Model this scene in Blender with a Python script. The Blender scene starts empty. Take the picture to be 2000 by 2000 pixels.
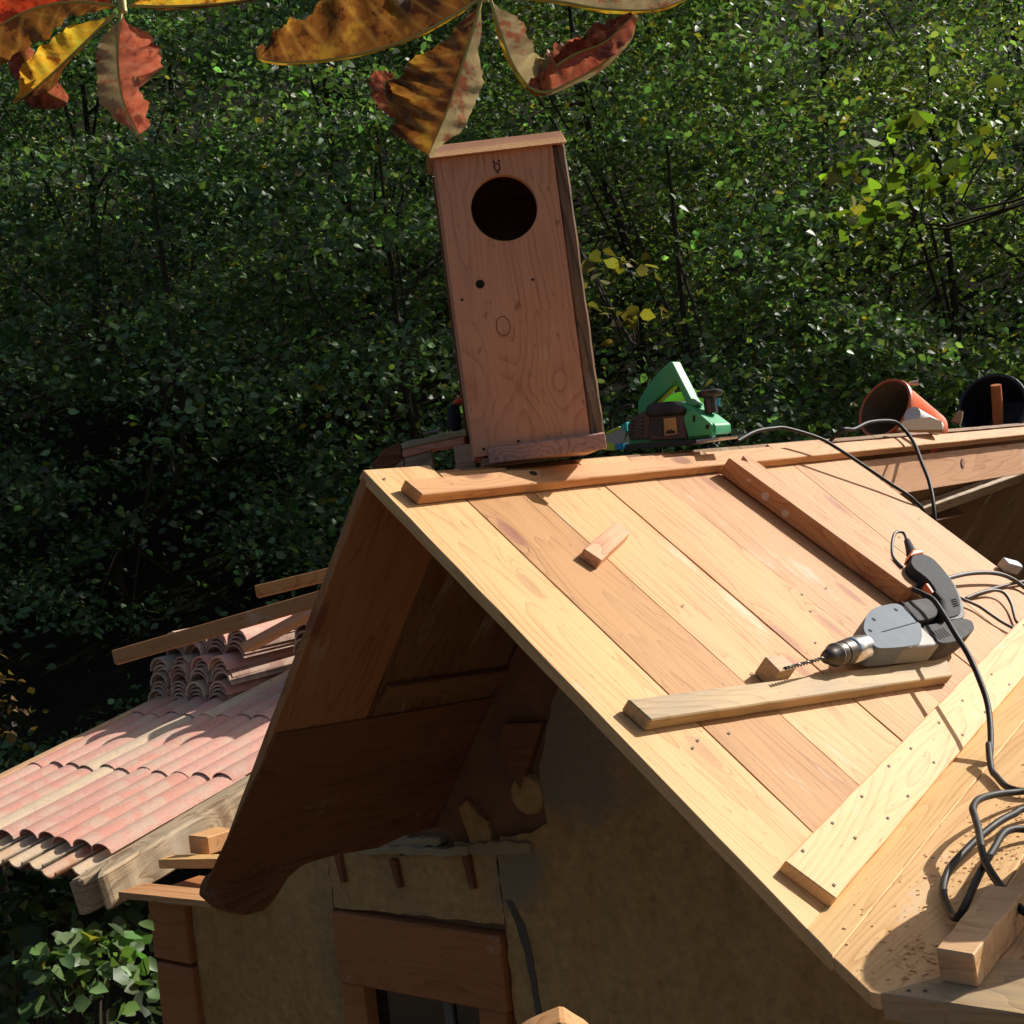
import bpy, bmesh, math, random
import numpy as np
from mathutils import Vector, Matrix
random.seed(4)
RNG = np.random.default_rng(11)
S = bpy.context.scene
COL = S.collection
R = math.radians

# ------------------------------------------------------------------ camera, sky, sun, exposure
CAM_POS = Vector((1.8491, -1.8488, 2.9134))
CAM_RIGHT = Vector((0.7719, 0.6256, -0.1131)).normalized()
CAM_DOWN = Vector((-0.0825, -0.0778, -0.9936)).normalized()
CAM_FWD = Vector((-0.6304, 0.7762, -0.0084)).normalized()
cd = bpy.data.cameras.new('camera')
cd.sensor_width = 36.0
cd.lens = 36.0 * 2688.7 / 2000.0
cd.clip_start = 0.05
cd.clip_end = 400
cam = bpy.data.objects.new('camera', cd)
COL.objects.link(cam)
up = -CAM_DOWN
back = -CAM_FWD
cam.matrix_world = Matrix(((CAM_RIGHT.x, up.x, back.x, CAM_POS.x), (CAM_RIGHT.y, up.y, back.y, CAM_POS.y),
                           (CAM_RIGHT.z, up.z, back.z, CAM_POS.z), (0, 0, 0, 1)))
S.camera = cam

SUN = Vector((0.32, 0.77, 0.55)).normalized()
world = bpy.data.worlds.new('World')
S.world = world
world.use_nodes = True
wn = world.node_tree
sky = wn.nodes.new('ShaderNodeTexSky')
sky.sky_type = 'NISHITA'
sky.sun_disc = False
sky.dust_density = 4.0
sky.sun_elevation = math.asin(SUN.z)
sky.sun_rotation = math.atan2(SUN.x, SUN.y)
bg = wn.nodes['Background']
bg.inputs['Strength'].default_value = 0.065
wn.links.new(sky.outputs['Color'], bg.inputs['Color'])
sd = bpy.data.lights.new('sun', 'SUN')
sd.energy = 5.0
sd.angle = R(0.5)
sd.color = (1.0, 0.955, 0.885)
sun = bpy.data.objects.new('sun', sd)
COL.objects.link(sun)
sun.rotation_euler = SUN.to_track_quat('Z', 'Y').to_euler()
S.view_settings.view_transform = 'Standard'
S.view_settings.look = 'None'
S.view_settings.gamma = 1
S.view_settings.use_curve_mapping = False
S.view_settings.exposure = 0.32
S.cycles.max_bounces = 8

# ------------------------------------------------------------------ helpers
WM = {}


def tag(o, label=None, cat=None, group=None, kind=None):
    if label: o['label'] = label
    if cat: o['category'] = cat
    if group: o['group'] = group
    if kind or cat: o['kind'] = kind or 'thing'
    return o


def link(o, M, parent=None):
    COL.objects.link(o)
    WM[o.name] = M.copy()
    if parent is not None:
        o.parent = parent
        o.matrix_basis = WM[parent.name].inverted() @ M
    else:
        o.matrix_basis = M
    return o


def empty(name, loc, label, cat, group=None):
    o = bpy.data.objects.new(name, None)
    o.empty_display_size = 0.05
    link(o, Matrix.Translation(loc))
    return tag(o, label, cat, group)


def frame(o, x, z):
    x = Vector(x).normalized(); z = Vector(z)
    z = (z - x * z.dot(x)).normalized(); y = z.cross(x)
    return Matrix(((x.x, y.x, z.x, o[0]), (x.y, y.y, z.y, o[1]), (x.z, y.z, z.z, o[2]), (0, 0, 0, 1)))


def mesh_obj(name, bm, M, mat, parent=None, smooth=False):
    me = bpy.data.meshes.new(name)
    bmesh.ops.recalc_face_normals(bm, faces=bm.faces)
    bm.to_mesh(me); bm.free()
    if smooth:
        for p in me.polygons: p.use_smooth = True
        me.set_sharp_from_angle(angle=R(52))
    for m in (mat if isinstance(mat, (list, tuple)) else [mat]):
        me.materials.append(m)
    return link(bpy.data.objects.new(name, me), M, parent)


def bm_prism(bm, poly, z0, z1, bev=0.0, seg=1):
    lo = [bm.verts.new((p[0], p[1], z0)) for p in poly]
    hi = [bm.verts.new((p[0], p[1], z1)) for p in poly]
    n = len(poly)
    fs = [bm.faces.new(hi), bm.faces.new(lo[::-1])]
    for i in range(n):
        fs.append(bm.faces.new((lo[i], lo[(i + 1) % n], hi[(i + 1) % n], hi[i])))
    if bev > 0:
        bmesh.ops.recalc_face_normals(bm, faces=fs)
        es = list({e for f in fs for e in f.edges})
        bmesh.ops.bevel(bm, geom=es, offset=bev, segments=seg, profile=0.5, affect='EDGES', clamp_overlap=True)


def jag(poly, step=0.05, amp=0.0008):
    out = []
    n = len(poly)
    for i in range(n):
        a = Vector(poly[i][:2]); b = Vector(poly[(i + 1) % n][:2])
        L = (b - a).length
        k = max(1, int(L / step))
        nrm = Vector((-(b - a).y, (b - a).x)) / max(L, 1e-6)
        for j in range(k):
            p = a.lerp(b, j / k)
            if j: p = p + nrm * random.uniform(-amp, amp)
            out.append((p.x, p.y))
    return out


def prism(name, poly, z0, z1, M, mat, parent=None, bev=0.0015, seg=1, smooth=False):
    bm = bmesh.new()
    bm_prism(bm, poly, z0, z1, bev, seg)
    o = mesh_obj(name, bm, M, mat, parent, smooth or seg > 1)
    if seg > 1:
        w = o.modifiers.new('weighted_normal', 'WEIGHTED_NORMAL'); w.keep_sharp = True; w.weight = 100
    return o


def bm_box(bm, c, s, bev=0.0):
    x, y = s[0] / 2, s[1] / 2
    b2 = bmesh.new()
    bm_prism(b2, [(-x, -y), (x, -y), (x, y), (-x, y)], -s[2] / 2, s[2] / 2, bev)
    off = Vector(c)
    mp = {v: bm.verts.new(v.co + off) for v in b2.verts}
    for f in b2.faces: bm.faces.new([mp[v] for v in f.verts])
    b2.free()


def box(name, c, s, mat, parent=None, bev=0.0015, M=None):
    bm = bmesh.new()
    bm_box(bm, (0, 0, 0), s, bev)
    M = (M or Matrix()) @ Matrix.Translation(c)
    return mesh_obj(name, bm, M, mat, parent)


def crom(pts, k=8):
    P = [Vector(p) for p in pts]
    P = [P[0] * 2 - P[1]] + P + [P[-1] * 2 - P[-2]]
    out = []
    for i in range(1, len(P) - 2):
        a, b, c, d = P[i - 1:i + 3]
        for j in range(k):
            t = j / k
            out.append(0.5 * ((2 * b) + (c - a) * t + (2 * a - 5 * b + 4 * c - d) * t * t + (3 * b - a - 3 * c + d) * t ** 3))
    out.append(P[-2])
    return out


def bm_tube(bm, pts, rad, n=8, cap=True):
    pts = [Vector(p) for p in pts]
    rs = rad if isinstance(rad, (list, tuple)) else [rad] * len(pts)
    rings = []
    ref = None
    for i, p in enumerate(pts):
        d = (pts[min(i + 1, len(pts) - 1)] - pts[max(i - 1, 0)])
        d = d.normalized() if d.length > 1e-9 else Vector((0, 0, 1))
        if ref is None:
            ref = d.orthogonal().normalized()
        ref = (ref - d * ref.dot(d)).normalized()
        w = d.cross(ref)
        rings.append([bm.verts.new(p + (ref * math.cos(2 * math.pi * k / n) + w * math.sin(2 * math.pi * k / n)) * rs[i]) for k in range(n)])
    for a, b in zip(rings, rings[1:]):
        for k in range(n):
            bm.faces.new((a[k], a[(k + 1) % n], b[(k + 1) % n], b[k]))
    if cap:
        bm.faces.new(rings[0][::-1]); bm.faces.new(rings[-1])


def tube(name, pts, rad, mat, parent=None, n=8, base=None):
    base = Vector(base) if base is not None else Vector(pts[0])
    bm = bmesh.new()
    bm_tube(bm, [Vector(p) - base for p in pts], rad, n)
    return mesh_obj(name, bm, Matrix.Translation(base), mat, parent, True)


def lathe(bm, prof, n=24):
    rings = []
    for r, z in prof:
        rings.append([bm.verts.new((r * math.cos(2 * math.pi * k / n), r * math.sin(2 * math.pi * k / n), z)) for k in range(n)])
    for a, b in zip(rings, rings[1:]):
        for k in range(n):
            bm.faces.new((a[k], a[(k + 1) % n], b[(k + 1) % n], b[k]))
    bm.faces.new(rings[0][::-1]); bm.faces.new(rings[-1])


# ------------------------------------------------------------------ materials
class N:
    def __init__(s, name):
        s.m = bpy.data.materials.new(name); s.m.use_nodes = True
        s.t = s.m.node_tree; s.b = s.t.nodes['Principled BSDF']

    def n(s, t, **k):
        x = s.t.nodes.new('ShaderNode' + t)
        for a, v in k.items():
            if a.startswith('i_'):
                x.inputs[a[2:].replace('_', ' ')].default_value = v
            else: setattr(x, a, v)
        return x

    def l(s, a, b): s.t.links.new(a, b)

    def math(s, op, a, b=None, c=None):
        x = s.n('Math', operation=op)
        for i, v in enumerate((a, b, c)):
            if v is None: continue
            if isinstance(v, (int, float)): x.inputs[i].default_value = v
            else: s.l(v, x.inputs[i])
        return x.outputs[0]

    def vmath(s, op, a, b=None):
        x = s.n('VectorMath', operation=op)
        for i, v in enumerate((a, b)):
            if v is None: continue
            if isinstance(v, tuple): x.inputs[i].default_value = v
            else: s.l(v, x.inputs[i])
        return x.outputs[0]

    def noise(s, vec, scale, detail=3, rough=0.5):
        x = s.n('TexNoise'); x.inputs['Scale'].default_value = scale; x.inputs['Detail'].default_value = detail
        x.inputs['Roughness'].default_value = rough
        s.l(vec, x.inputs['Vector']); return x.outputs['Fac']

    def ramp(s, f, stops):
        x = s.n('ValToRGB'); e = x.color_ramp.elements
        while len(e) < len(stops): e.new(0.5)
        for k, (p, c) in enumerate(stops):
            e[k].position = p; e[k].color = (*c, 1) if not isinstance(c, (int, float)) else (c, c, c, 1)
        s.l(f, x.inputs['Fac']); return x.outputs['Color']

    def mix(s, f, a, b, mode='MIX'):
        x = s.n('Mix', data_type='RGBA', blend_type=mode)
        for sock, v in ((x.inputs['Factor'], f), (x.inputs['A'], a), (x.inputs['B'], b)):
            if isinstance(v, (int, float)): sock.default_value = v
            elif isinstance(v, tuple): sock.default_value = (*v, 1)
            else: s.l(v, sock)
        # colour sockets are the RGBA typed ones
        return x.outputs['Result']

    def bump(s, h, strength=0.3, dist=0.002):
        x = s.n('Bump'); x.inputs['Strength'].default_value = strength; x.inputs['Distance'].default_value = dist
        s.l(h, x.inputs['Height']); s.l(x.outputs['Normal'], s.b.inputs['Normal'])


def fix_mix(nt):
    pass


def mixc(N_, f, a, b, mode='MIX'):
    x = N_.t.nodes.new('ShaderNodeMix'); x.data_type = 'RGBA'; x.blend_type = mode
    socks = {'f': x.inputs[0], 'a': x.inputs[6], 'b': x.inputs[7]}
    for k, v in (('f', f), ('a', a), ('b', b)):
        if isinstance(v, (int, float)): socks[k].default_value = v
        elif isinstance(v, tuple): socks[k].default_value = (*v, 1)
        else: N_.l(v, socks[k])
    return x.outputs[2]


def wood(name, light, dark, knot=(0.22, 0.09, 0.04), knots=0.8, grain=1.0, rough=0.6, grey=0.0, var=0.12, stain=None):
    """planed softwood: grain runs along the object's local X"""
    a = N(name)
    tc = a.n('TexCoord'); oi = a.n('ObjectInfo')
    off = a.n('CombineXYZ')
    a.l(a.math('MULTIPLY', oi.outputs['Random'], 37.0), off.inputs[0])
    a.l(a.math('MULTIPLY', oi.outputs['Random'], 11.0), off.inputs[1])
    a.l(a.math('MULTIPLY', oi.outputs['Random'], 23.0), off.inputs[2])
    v = a.vmath('ADD', tc.outputs['Object'], off.outputs[0])
    # knots
    kv = a.n('TexVoronoi'); kv.voronoi_dimensions = '2D'; kv.inputs['Scale'].default_value = 1.0
    kvec = a.vmath('MULTIPLY', v, (2.6, 6.5, 1.0))
    wob = a.n('TexNoise'); wob.inputs['Scale'].default_value = 5.0
    a.l(v, wob.inputs['Vector'])
    kvec2 = a.vmath('ADD', kvec, a.vmath('MULTIPLY', wob.outputs['Color'], (0.10, 0.16, 0.1)))
    a.l(kvec2, kv.inputs['Vector'])
    sep = a.n('SeparateColor'); a.l(kv.outputs['Color'], sep.inputs[0])
    has = a.math('GREATER_THAN', sep.outputs[0], knots)
    kd = kv.outputs['Distance']
    kfall = a.math('MULTIPLY', a.math('POWER', 2.718, a.math('MULTIPLY', kd, -7.0)), has)
    kcore = a.math('MULTIPLY', a.math('SMOOTH_MIN', 1.0, a.math('MULTIPLY', a.math('SUBTRACT', 0.13, kd), 22.0), 0.2), has)
    kcore = a.math('MAXIMUM', kcore, 0.0)
    # cathedral grain: contour lines of a long stretched noise, bent round the knots
    g1 = a.noise(a.vmath('MULTIPLY', v, (0.8, 7.0, 7.0)), 1.0, 2.0, 0.4)
    ph = a.math('ADD', a.math('MULTIPLY', g1, 22.0), a.math('MULTIPLY', kfall, 7.0))
    fr = a.math('FRACT', ph)
    line = a.ramp(fr, [(0.0, 0.0), (0.55, 0.15), (0.9, 0.75), (0.97, 1.0), (1.0, 0.0)])
    fine = a.noise(a.vmath('MULTIPLY', v, (5.0, 160.0, 160.0)), 1.0, 2.0, 0.6)
    blot = a.noise(a.vmath('MULTIPLY', v, (1.2, 5.0, 5.0)), 1.6, 3.0, 0.55)
    f = a.math('ADD', a.math('MULTIPLY', line, 0.58 * grain), a.math('MULTIPLY', a.math('SUBTRACT', fine, 0.45), 1.15 * grain))
    f = a.math('ADD', f, a.math('MULTIPLY', a.math('SUBTRACT', blot, 0.5), 1.5))
    f = a.math('ADD', f, a.math('MULTIPLY', kfall, 0.6))
    c = a.ramp(f, [(0.0, light), (0.45, tuple(l * 0.72 + d * 0.28 for l, d in zip(light, dark))), (1.0, dark)])
    c = mixc(a, a.math('MULTIPLY', kcore, 0.75), c, knot)
    # small dark flecks and dirt
    fl = a.noise(a.vmath('MULTIPLY', v, (30.0, 110.0, 60.0)), 1.0, 2.0, 0.7)
    flm = a.ramp(fl, [(0.66, 0.0), (0.76, 1.0)])
    c = mixc(a, a.math('MULTIPLY', flm, 0.6), c, tuple(d * 0.5 for d in dark))
    if stain:
        st = a.noise(a.vmath('MULTIPLY', v, (3.0, 6.0, 3.0)), 1.5, 4.0, 0.6)
        c = mixc(a, a.ramp(st, [(0.5, 0.0), (0.68, 0.85)]), c, stain)
    du = a.noise(a.vmath('MULTIPLY', v, (2.0, 5.0, 3.0)), 1.3, 5.0, 0.7)
    c = mixc(a, a.math('MULTIPLY', a.ramp(du, [(0.60, 0.0), (0.72, 1.0)]), a.math('MULTIPLY', fine, 0.75)), c, (0.80, 0.72, 0.62))
    if grey > 0:
        gn = a.noise(a.vmath('MULTIPLY', v, (2.0, 14.0, 6.0)), 2.0, 4.0, 0.6)
        c = mixc(a, a.math('MULTIPLY', a.ramp(gn, [(0.3, 0.0), (0.65, 1.0)]), grey), c, (0.30, 0.25, 0.19))
    # each plank its own tone
    hv = a.n('HueSaturation')
    r2 = a.math('FRACT', a.math('MULTIPLY', oi.outputs['Random'], 7.31))
    a.l(a.math('ADD', 0.5 - 0.012, a.math('MULTIPLY', r2, 0.016)), hv.inputs['Hue'])
    hv.inputs['Saturation'].default_value = 1.0
    a.l(a.math('ADD', 1.0 - var, a.math('MULTIPLY', oi.outputs['Random'], 2 * var)), hv.inputs['Value'])
    a.l(c, hv.inputs['Color'])
    a.l(hv.outputs[0], a.b.inputs['Base Color'])
    a.b.inputs['Roughness'].default_value = rough
    a.b.inputs['Specular IOR Level'].default_value = 0.12
    a.bump(a.math('ADD', a.math('MULTIPLY', fine, 1.0), a.math('MULTIPLY', line, -0.6)), 0.35, 0.0015)
    return a.m


def plain(name, col, rough=0.5, metal=0.0, var=0.15, scale=30.0, bump=0.1, spec=0.5, dirt=None, dirt_amt=0.5):
    a = N(name)
    tc = a.n('TexCoord')
    n1 = a.noise(tc.outputs['Object'], scale, 4.0, 0.6)
    c = mixc(a, n1, tuple(x * (1 - var) for x in col), tuple(min(1, x * (1 + var)) for x in col))
    if dirt:
        n2 = a.noise(tc.outputs['Object'], scale * 0.35, 5.0, 0.65)
        c = mixc(a, a.math('MULTIPLY', a.ramp(n2, [(0.45, 0.0), (0.7, 1.0)]), dirt_amt), c, dirt)
    a.l(c, a.b.inputs['Base Color'])
    r = a.math('ADD', rough - 0.08, a.math('MULTIPLY', n1, 0.16))
    a.l(r, a.b.inputs['Roughness'])
    a.b.inputs['Metallic'].default_value = metal
    a.b.inputs['Specular IOR Level'].default_value = spec
    if bump: a.bump(n1, bump, 0.002)
    return a.m


M_ = {}
M_['pine'] = wood('pine_pale', (0.64, 0.385, 0.165), (0.38, 0.18, 0.065), knots=0.72, knot=(0.42, 0.20, 0.10))
M_['pine_warm'] = wood('pine_warm', (0.5, 0.265, 0.105), (0.29, 0.12, 0.042), knots=0.66, knot=(0.28, 0.11, 0.07))
M_['pine_pink'] = wood('pine_pinkish', (0.61, 0.355, 0.158), (0.36, 0.165, 0.062), knots=0.75, knot=(0.40, 0.19, 0.11))
M_['pine_yellow'] = wood('pine_yellow', (0.67, 0.415, 0.185), (0.42, 0.215, 0.08), knots=0.8, knot=(0.46, 0.26, 0.12))
M_['pine_pale'] = wood('pine_fresh', (0.8, 0.53, 0.25), (0.55, 0.31, 0.12), knots=0.82, knot=(0.50, 0.28, 0.13), var=.05)
M_['batten'] = wood('batten_wood', (0.62, 0.36, 0.15), (0.37, 0.17, 0.06), knots=0.85)
M_['batten_old'] = wood('batten_weathered', (0.62, 0.42, 0.21), (0.36, 0.215, 0.095), knots=0.85, grey=0.55)
M_['larch'] = wood('larch_red', (0.74, 0.365, 0.215), (0.43, 0.18, 0.095), knots=0.60, knot=(0.26, 0.10, 0.06), var=0.04, grain=1.05)
M_['larch_edge'] = wood('larch_end_grain', (0.55, 0.34, 0.26), (0.34, 0.19, 0.13), knots=0.95, grain=1.6, var=0.05)
M_['bark'] = wood('waney_edge', (0.22, 0.125, 0.065), (0.06, 0.035, 0.02), knots=0.9, grain=2.0, grey=0.2)
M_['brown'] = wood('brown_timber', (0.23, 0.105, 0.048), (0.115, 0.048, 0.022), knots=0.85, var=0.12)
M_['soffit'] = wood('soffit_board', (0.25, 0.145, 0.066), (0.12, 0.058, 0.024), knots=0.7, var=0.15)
M_['frame'] = wood('window_frame_wood', (0.40, 0.175, 0.065), (0.25, 0.10, 0.035), knots=0.95, var=0.05)
M_['old'] = wood('old_timber', (0.62, 0.45, 0.28), (0.30, 0.18, 0.09), knots=0.9, grain=1.8, grey=0.6)
M_['block'] = wood('block_pink', (0.74, 0.46, 0.25), (0.48, 0.25, 0.12), knots=0.97, var=0.06)
M_['hole'] = plain('hole_dark', (0.012, 0.008, 0.006), 0.9, bump=0)
M_['screw'] = plain('screw_steel', (0.075, 0.05, 0.03), 0.7, 0.0, bump=0)
M_['cable'] = plain('cable_rubber', (0.014, 0.013, 0.013), 0.55, spec=0.22, dirt=(0.06, 0.055, 0.05), dirt_amt=0.5)
M_['cable_grey'] = plain('cable_dusty', (0.075, 0.062, 0.052), 0.55, dirt=(0.14, 0.11, 0.09))
M_['glass'] = plain('dark_glass', (0.015, 0.012, 0.012), 0.08, bump=0)
M_['curtain'] = plain('grey_mullion', (0.12, 0.11, 0.10), 0.7)


def plaster_mat():
    a = N('ochre_plaster')
    tc = a.n('TexCoord'); P = tc.outputs['Object']
    n1 = a.noise(P, 3.0, 5.0, 0.6); n2 = a.noise(P, 38.0, 5.0, 0.7)
    nst = a.noise(a.vmath('MULTIPLY', P, (6.0, 1.0, 0.8)), 1.5, 4.0, 0.6)
    n1 = a.math('ADD', a.math('MULTIPLY', n1, .5), a.math('MULTIPLY', nst, .5))
    c = a.ramp(n1, [(0.36, (0.44, 0.255, 0.095)), (0.5, (0.50, 0.31, 0.13)), (0.62, (0.38, 0.245, 0.11))])
    c = mixc(a, .55, c, a.ramp(n2, [(0.3, 0.35), (0.7, 1.0)]), 'MULTIPLY')
    c = mixc(a, 1.0, c, (1.18, 1.18, 1.18), 'MULTIPLY')
    # cement repair and damp round the broken gable, with its own outline
    d = a.n('VectorMath', operation='DISTANCE'); a.l(P, d.inputs[0]); d.inputs[1].default_value = (-0.14, .73, 2.30)
    e = a.n('VectorMath', operation='DISTANCE'); a.l(P, e.inputs[0]); e.inputs[1].default_value = (-0.34, .73, 1.99)
    dd = a.math('MINIMUM', d.outputs['Value'], a.math('MULTIPLY', e.outputs['Value'], 1.9))
    m = a.math('ADD', dd, a.math('MULTIPLY', a.math('SUBTRACT', a.noise(P, 7.0, 6.0, 0.7), 0.5), 0.55))
    c = mixc(a, a.ramp(m, [(0.10, 0.85), (0.22, 0.0)]), c, (0.26, 0.22, 0.15))
    c = mixc(a, a.math('MULTIPLY', a.ramp(a.noise(P, 14.0, 6.0, 0.75), [(0.58, 0.0), (0.68, 1.0)]), 0.35), c, (0.12, 0.095, 0.06))
    a.l(c, a.b.inputs['Base Color'])
    a.b.inputs['Roughness'].default_value = 0.95
    a.b.inputs['Specular IOR Level'].default_value = 0.1
    a.bump(a.math('ADD', n2, a.math('MULTIPLY', n1, 3.0)), 0.8, 0.012)
    return a.m


M_['plaster'] = plaster_mat()
M_['masonry'] = plain('broken_masonry', (0.20, 0.095, 0.05), 0.95, var=0.6, scale=14, bump=0.8)
M_['rubble'] = plain('mortar_rubble', (0.33, 0.25, 0.14), 0.95, var=0.4, scale=25, bump=0.8)


def tile_mat(name, cols, rough=0.85):
    a = N(name)
    tc = a.n('TexCoord'); oi = a.n('ObjectInfo')
    P = a.vmath('ADD', tc.outputs['Object'], oi.outputs['Location'])
    base = a.ramp(oi.outputs['Random'], cols)
    x = base.node; x.color_ramp.interpolation = 'CONSTANT'
    n1 = a.noise(P, 9.0, 5.0, 0.65); n2 = a.noise(P, 70.0, 4.0, 0.7)
    c = mixc(a, a.math('MULTIPLY', a.ramp(n1, [(0.45, 0.0), (0.58, 1.0)]), 0.7), base, (0.66, 0.50, 0.37))
    c = mixc(a, a.math('MULTIPLY', a.ramp(n2, [(0.5, 0.0), (0.75, 1.0)]), 0.35), c, (0.30, 0.14, 0.10))
    a.l(c, a.b.inputs['Base Color'])
    a.b.inputs['Roughness'].default_value = rough
    a.b.inputs['Specular IOR Level'].default_value = 0.2
    a.bump(n2, 0.4, 0.002)
    return a.m


M_['tile'] = tile_mat('clay_tile', [(0.0, (0.72, 0.35, 0.265)), (0.35, (0.76, 0.41, 0.32)), (0.62, (0.68, 0.36, 0.285)), (0.82, (0.74, 0.57, 0.38))])
M_['tile_cream'] = tile_mat('clay_tile_cream', [(0.0, (0.66, 0.50, 0.32)), (0.5, (0.60, 0.42, 0.27)), (0.85, (0.60, 0.27, 0.14))])
M_['tile_shaded'] = tile_mat('clay_tile_shaded', [(0.0, (0.36, 0.22, 0.17)), (0.4, (0.46, 0.26, 0.19)), (0.75, (0.40, 0.32, 0.25))])  # same clay made darker and greyer: the stack's shade is in the colour

# ------------------------------------------------------------------ roof coordinates
PR = R(41.855)
PL = R(53.866)
UA = Vector((math.cos(PR), 0, -math.sin(PR))); NA = Vector((math.sin(PR), 0, math.cos(PR)))
UL = Vector((-math.cos(PL), 0, -math.sin(PL))); NL = Vector((-math.sin(PL), 0, math.cos(PL)))
YD = Vector((0, 1, 0))
APEX = Vector((0, 0, 3.0))


def A(u, v, h=0.0): return APEX + YD * u + UA * v + NA * h
def L(u, v, h=0.0): return APEX + YD * u + UL * v + NL * h


BN = Vector((0, -0.0931, 0.99566)).normalized()
BP = Vector((0.8432, 0.0471, 2.2446))
BY = Vector((0, BN.z, -BN.y))


def B(x, y, h=0.0):
    z = BP.z - BN.y / BN.z * (y - BP.y)
    return Vector((x, y, z)) + BN * h


def bar(name, p0, p1, nrm, h0, h1, wid, mat, parent=None, bev=0.002, ends=(0, 0), jg=0.0008):
    """a sawn bar from p0 to p1 along one edge, `wid` to the left of the run, resting h0..h1 along nrm"""
    p0 = Vector(p0); p1 = Vector(p1); n = Vector(nrm)
    ln = (p1 - p0).length
    Mx = frame(p0, p1 - p0, n)
    poly = [(0, 0), (ln, 0), (ln + ends[1], wid), (ends[0], wid)]
    return prism(name, jag(poly, 0.06, jg), h0, h1, Mx, mat, parent, bev)


# ================================================================== GROUND AND FOREST FLOOR
FW = Vector((CAM_FWD.x, CAM_FWD.y, 0)).normalized()
RT = Vector((FW.y, -FW.x, 0))
C0 = Vector((CAM_POS.x, CAM_POS.y, 0))


def gz(s, t):
    z = -0.2 + 0.12 * math.sin(0.7 * s + 0.4 * t) + 0.1 * math.sin(1.3 * t)
    if s > 6.5: z += 0.55 * (s - 6.5)
    return z


def st(s, t, z=None):
    p = C0 + FW * s + RT * t
    return Vector((p.x, p.y, gz(s, t) if z is None else z))


def ground():
    a = N('forest_floor')
    tc = a.n('TexCoord'); P = tc.outputs['Object']
    n = a.noise(P, 3.0, 6.0, 0.7); n2 = a.noise(P, 22.0, 4.0, 0.7)
    c = a.ramp(a.math('ADD', a.math('MULTIPLY', n, 0.5), a.math('MULTIPLY', n2, 0.5)),
               [(0.35, (0.010, 0.010, 0.006)), (0.55, (0.024, 0.022, 0.012)), (0.7, (0.018, 0.03, 0.010))])
    a.l(c, a.b.inputs['Base Color']); a.b.inputs['Roughness'].default_value = 1.0
    a.b.inputs['Specular IOR Level'].default_value = 0.05
    a.bump(n2, 0.8, 0.03)
    y_ = N('yard_bounce')  # unseen yard, added to bounce warm light onto gable and nest box
    tc = y_.n('TexCoord'); P = tc.outputs['Object']
    n = y_.noise(P, 1.5, 6.0, 0.7)
    y_.l(y_.ramp(n, [(0.35, (0.075, 0.050, 0.027)), (0.65, (0.12, 0.082, 0.046))]), y_.b.inputs['Base Color']); y_.b.inputs['Roughness'].default_value = 1.0
    y_.bump(n, .6, .03)
    bm = bmesh.new()
    ss = [-60, -30, -15, -8, -4, -2, 0] + [1 + 0.8 * i for i in range(36)] + [34, 42, 55, 75, 100, 140]
    ts = [-140, -90, -60, -40, -28, -20] + [-15 + 1.0 * i for i in range(31)] + [20, 28, 40, 60, 90, 140]
    g = [[bm.verts.new(st(s, t) + Vector((0, 0, random.uniform(-.06, .06)))) for t in ts] for s in ss]
    for i in range(len(ss) - 1):
        for j in range(len(ts) - 1):
            f = bm.faces.new((g[i][j], g[i][j + 1], g[i + 1][j + 1], g[i + 1][j]))
            f.material_index = 1 if -9 < ss[i] < 4.3 and abs(ts[j]) < 9 else 0
    o = mesh_obj('ground', bm, Matrix(), [a.m, y_.m], smooth=True)
    tag(o, kind='structure')


ground()


def leaf_mat(name, trans=0.36, rough=0.56, spec=0.75):
    a = N(name)
    at = a.n('Attribute', attribute_name='tint')
    a.l(at.outputs['Color'], a.b.inputs['Base Color'])
    a.b.inputs['Roughness'].default_value = rough
    a.b.inputs['Specular IOR Level'].default_value = spec
    tr = a.n('BsdfTranslucent')
    c2 = mixc(a, 1.0, at.outputs['Color'], (1.25, 1.4, 0.6), 'MULTIPLY')
    a.l(c2, tr.inputs['Color'])
    mx = a.n('MixShader'); mx.inputs[0].default_value = trans
    a.l(a.b.outputs[0], mx.inputs[1]); a.l(tr.outputs[0], mx.inputs[2])
    out = a.t.nodes['Material Output']
    a.l(mx.outputs[0], out.inputs['Surface'])
    return a.m


M_['leaf'] = leaf_mat('tree_leaf')
M_['leaf_near'] = leaf_mat('shrub_leaf', 0.35, 0.45, 0.35)
M_['trunk'] = plain('tree_bark', (0.055, 0.042, 0.03), 0.95, var=0.5, scale=8, bump=0.8, spec=0.1)


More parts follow.
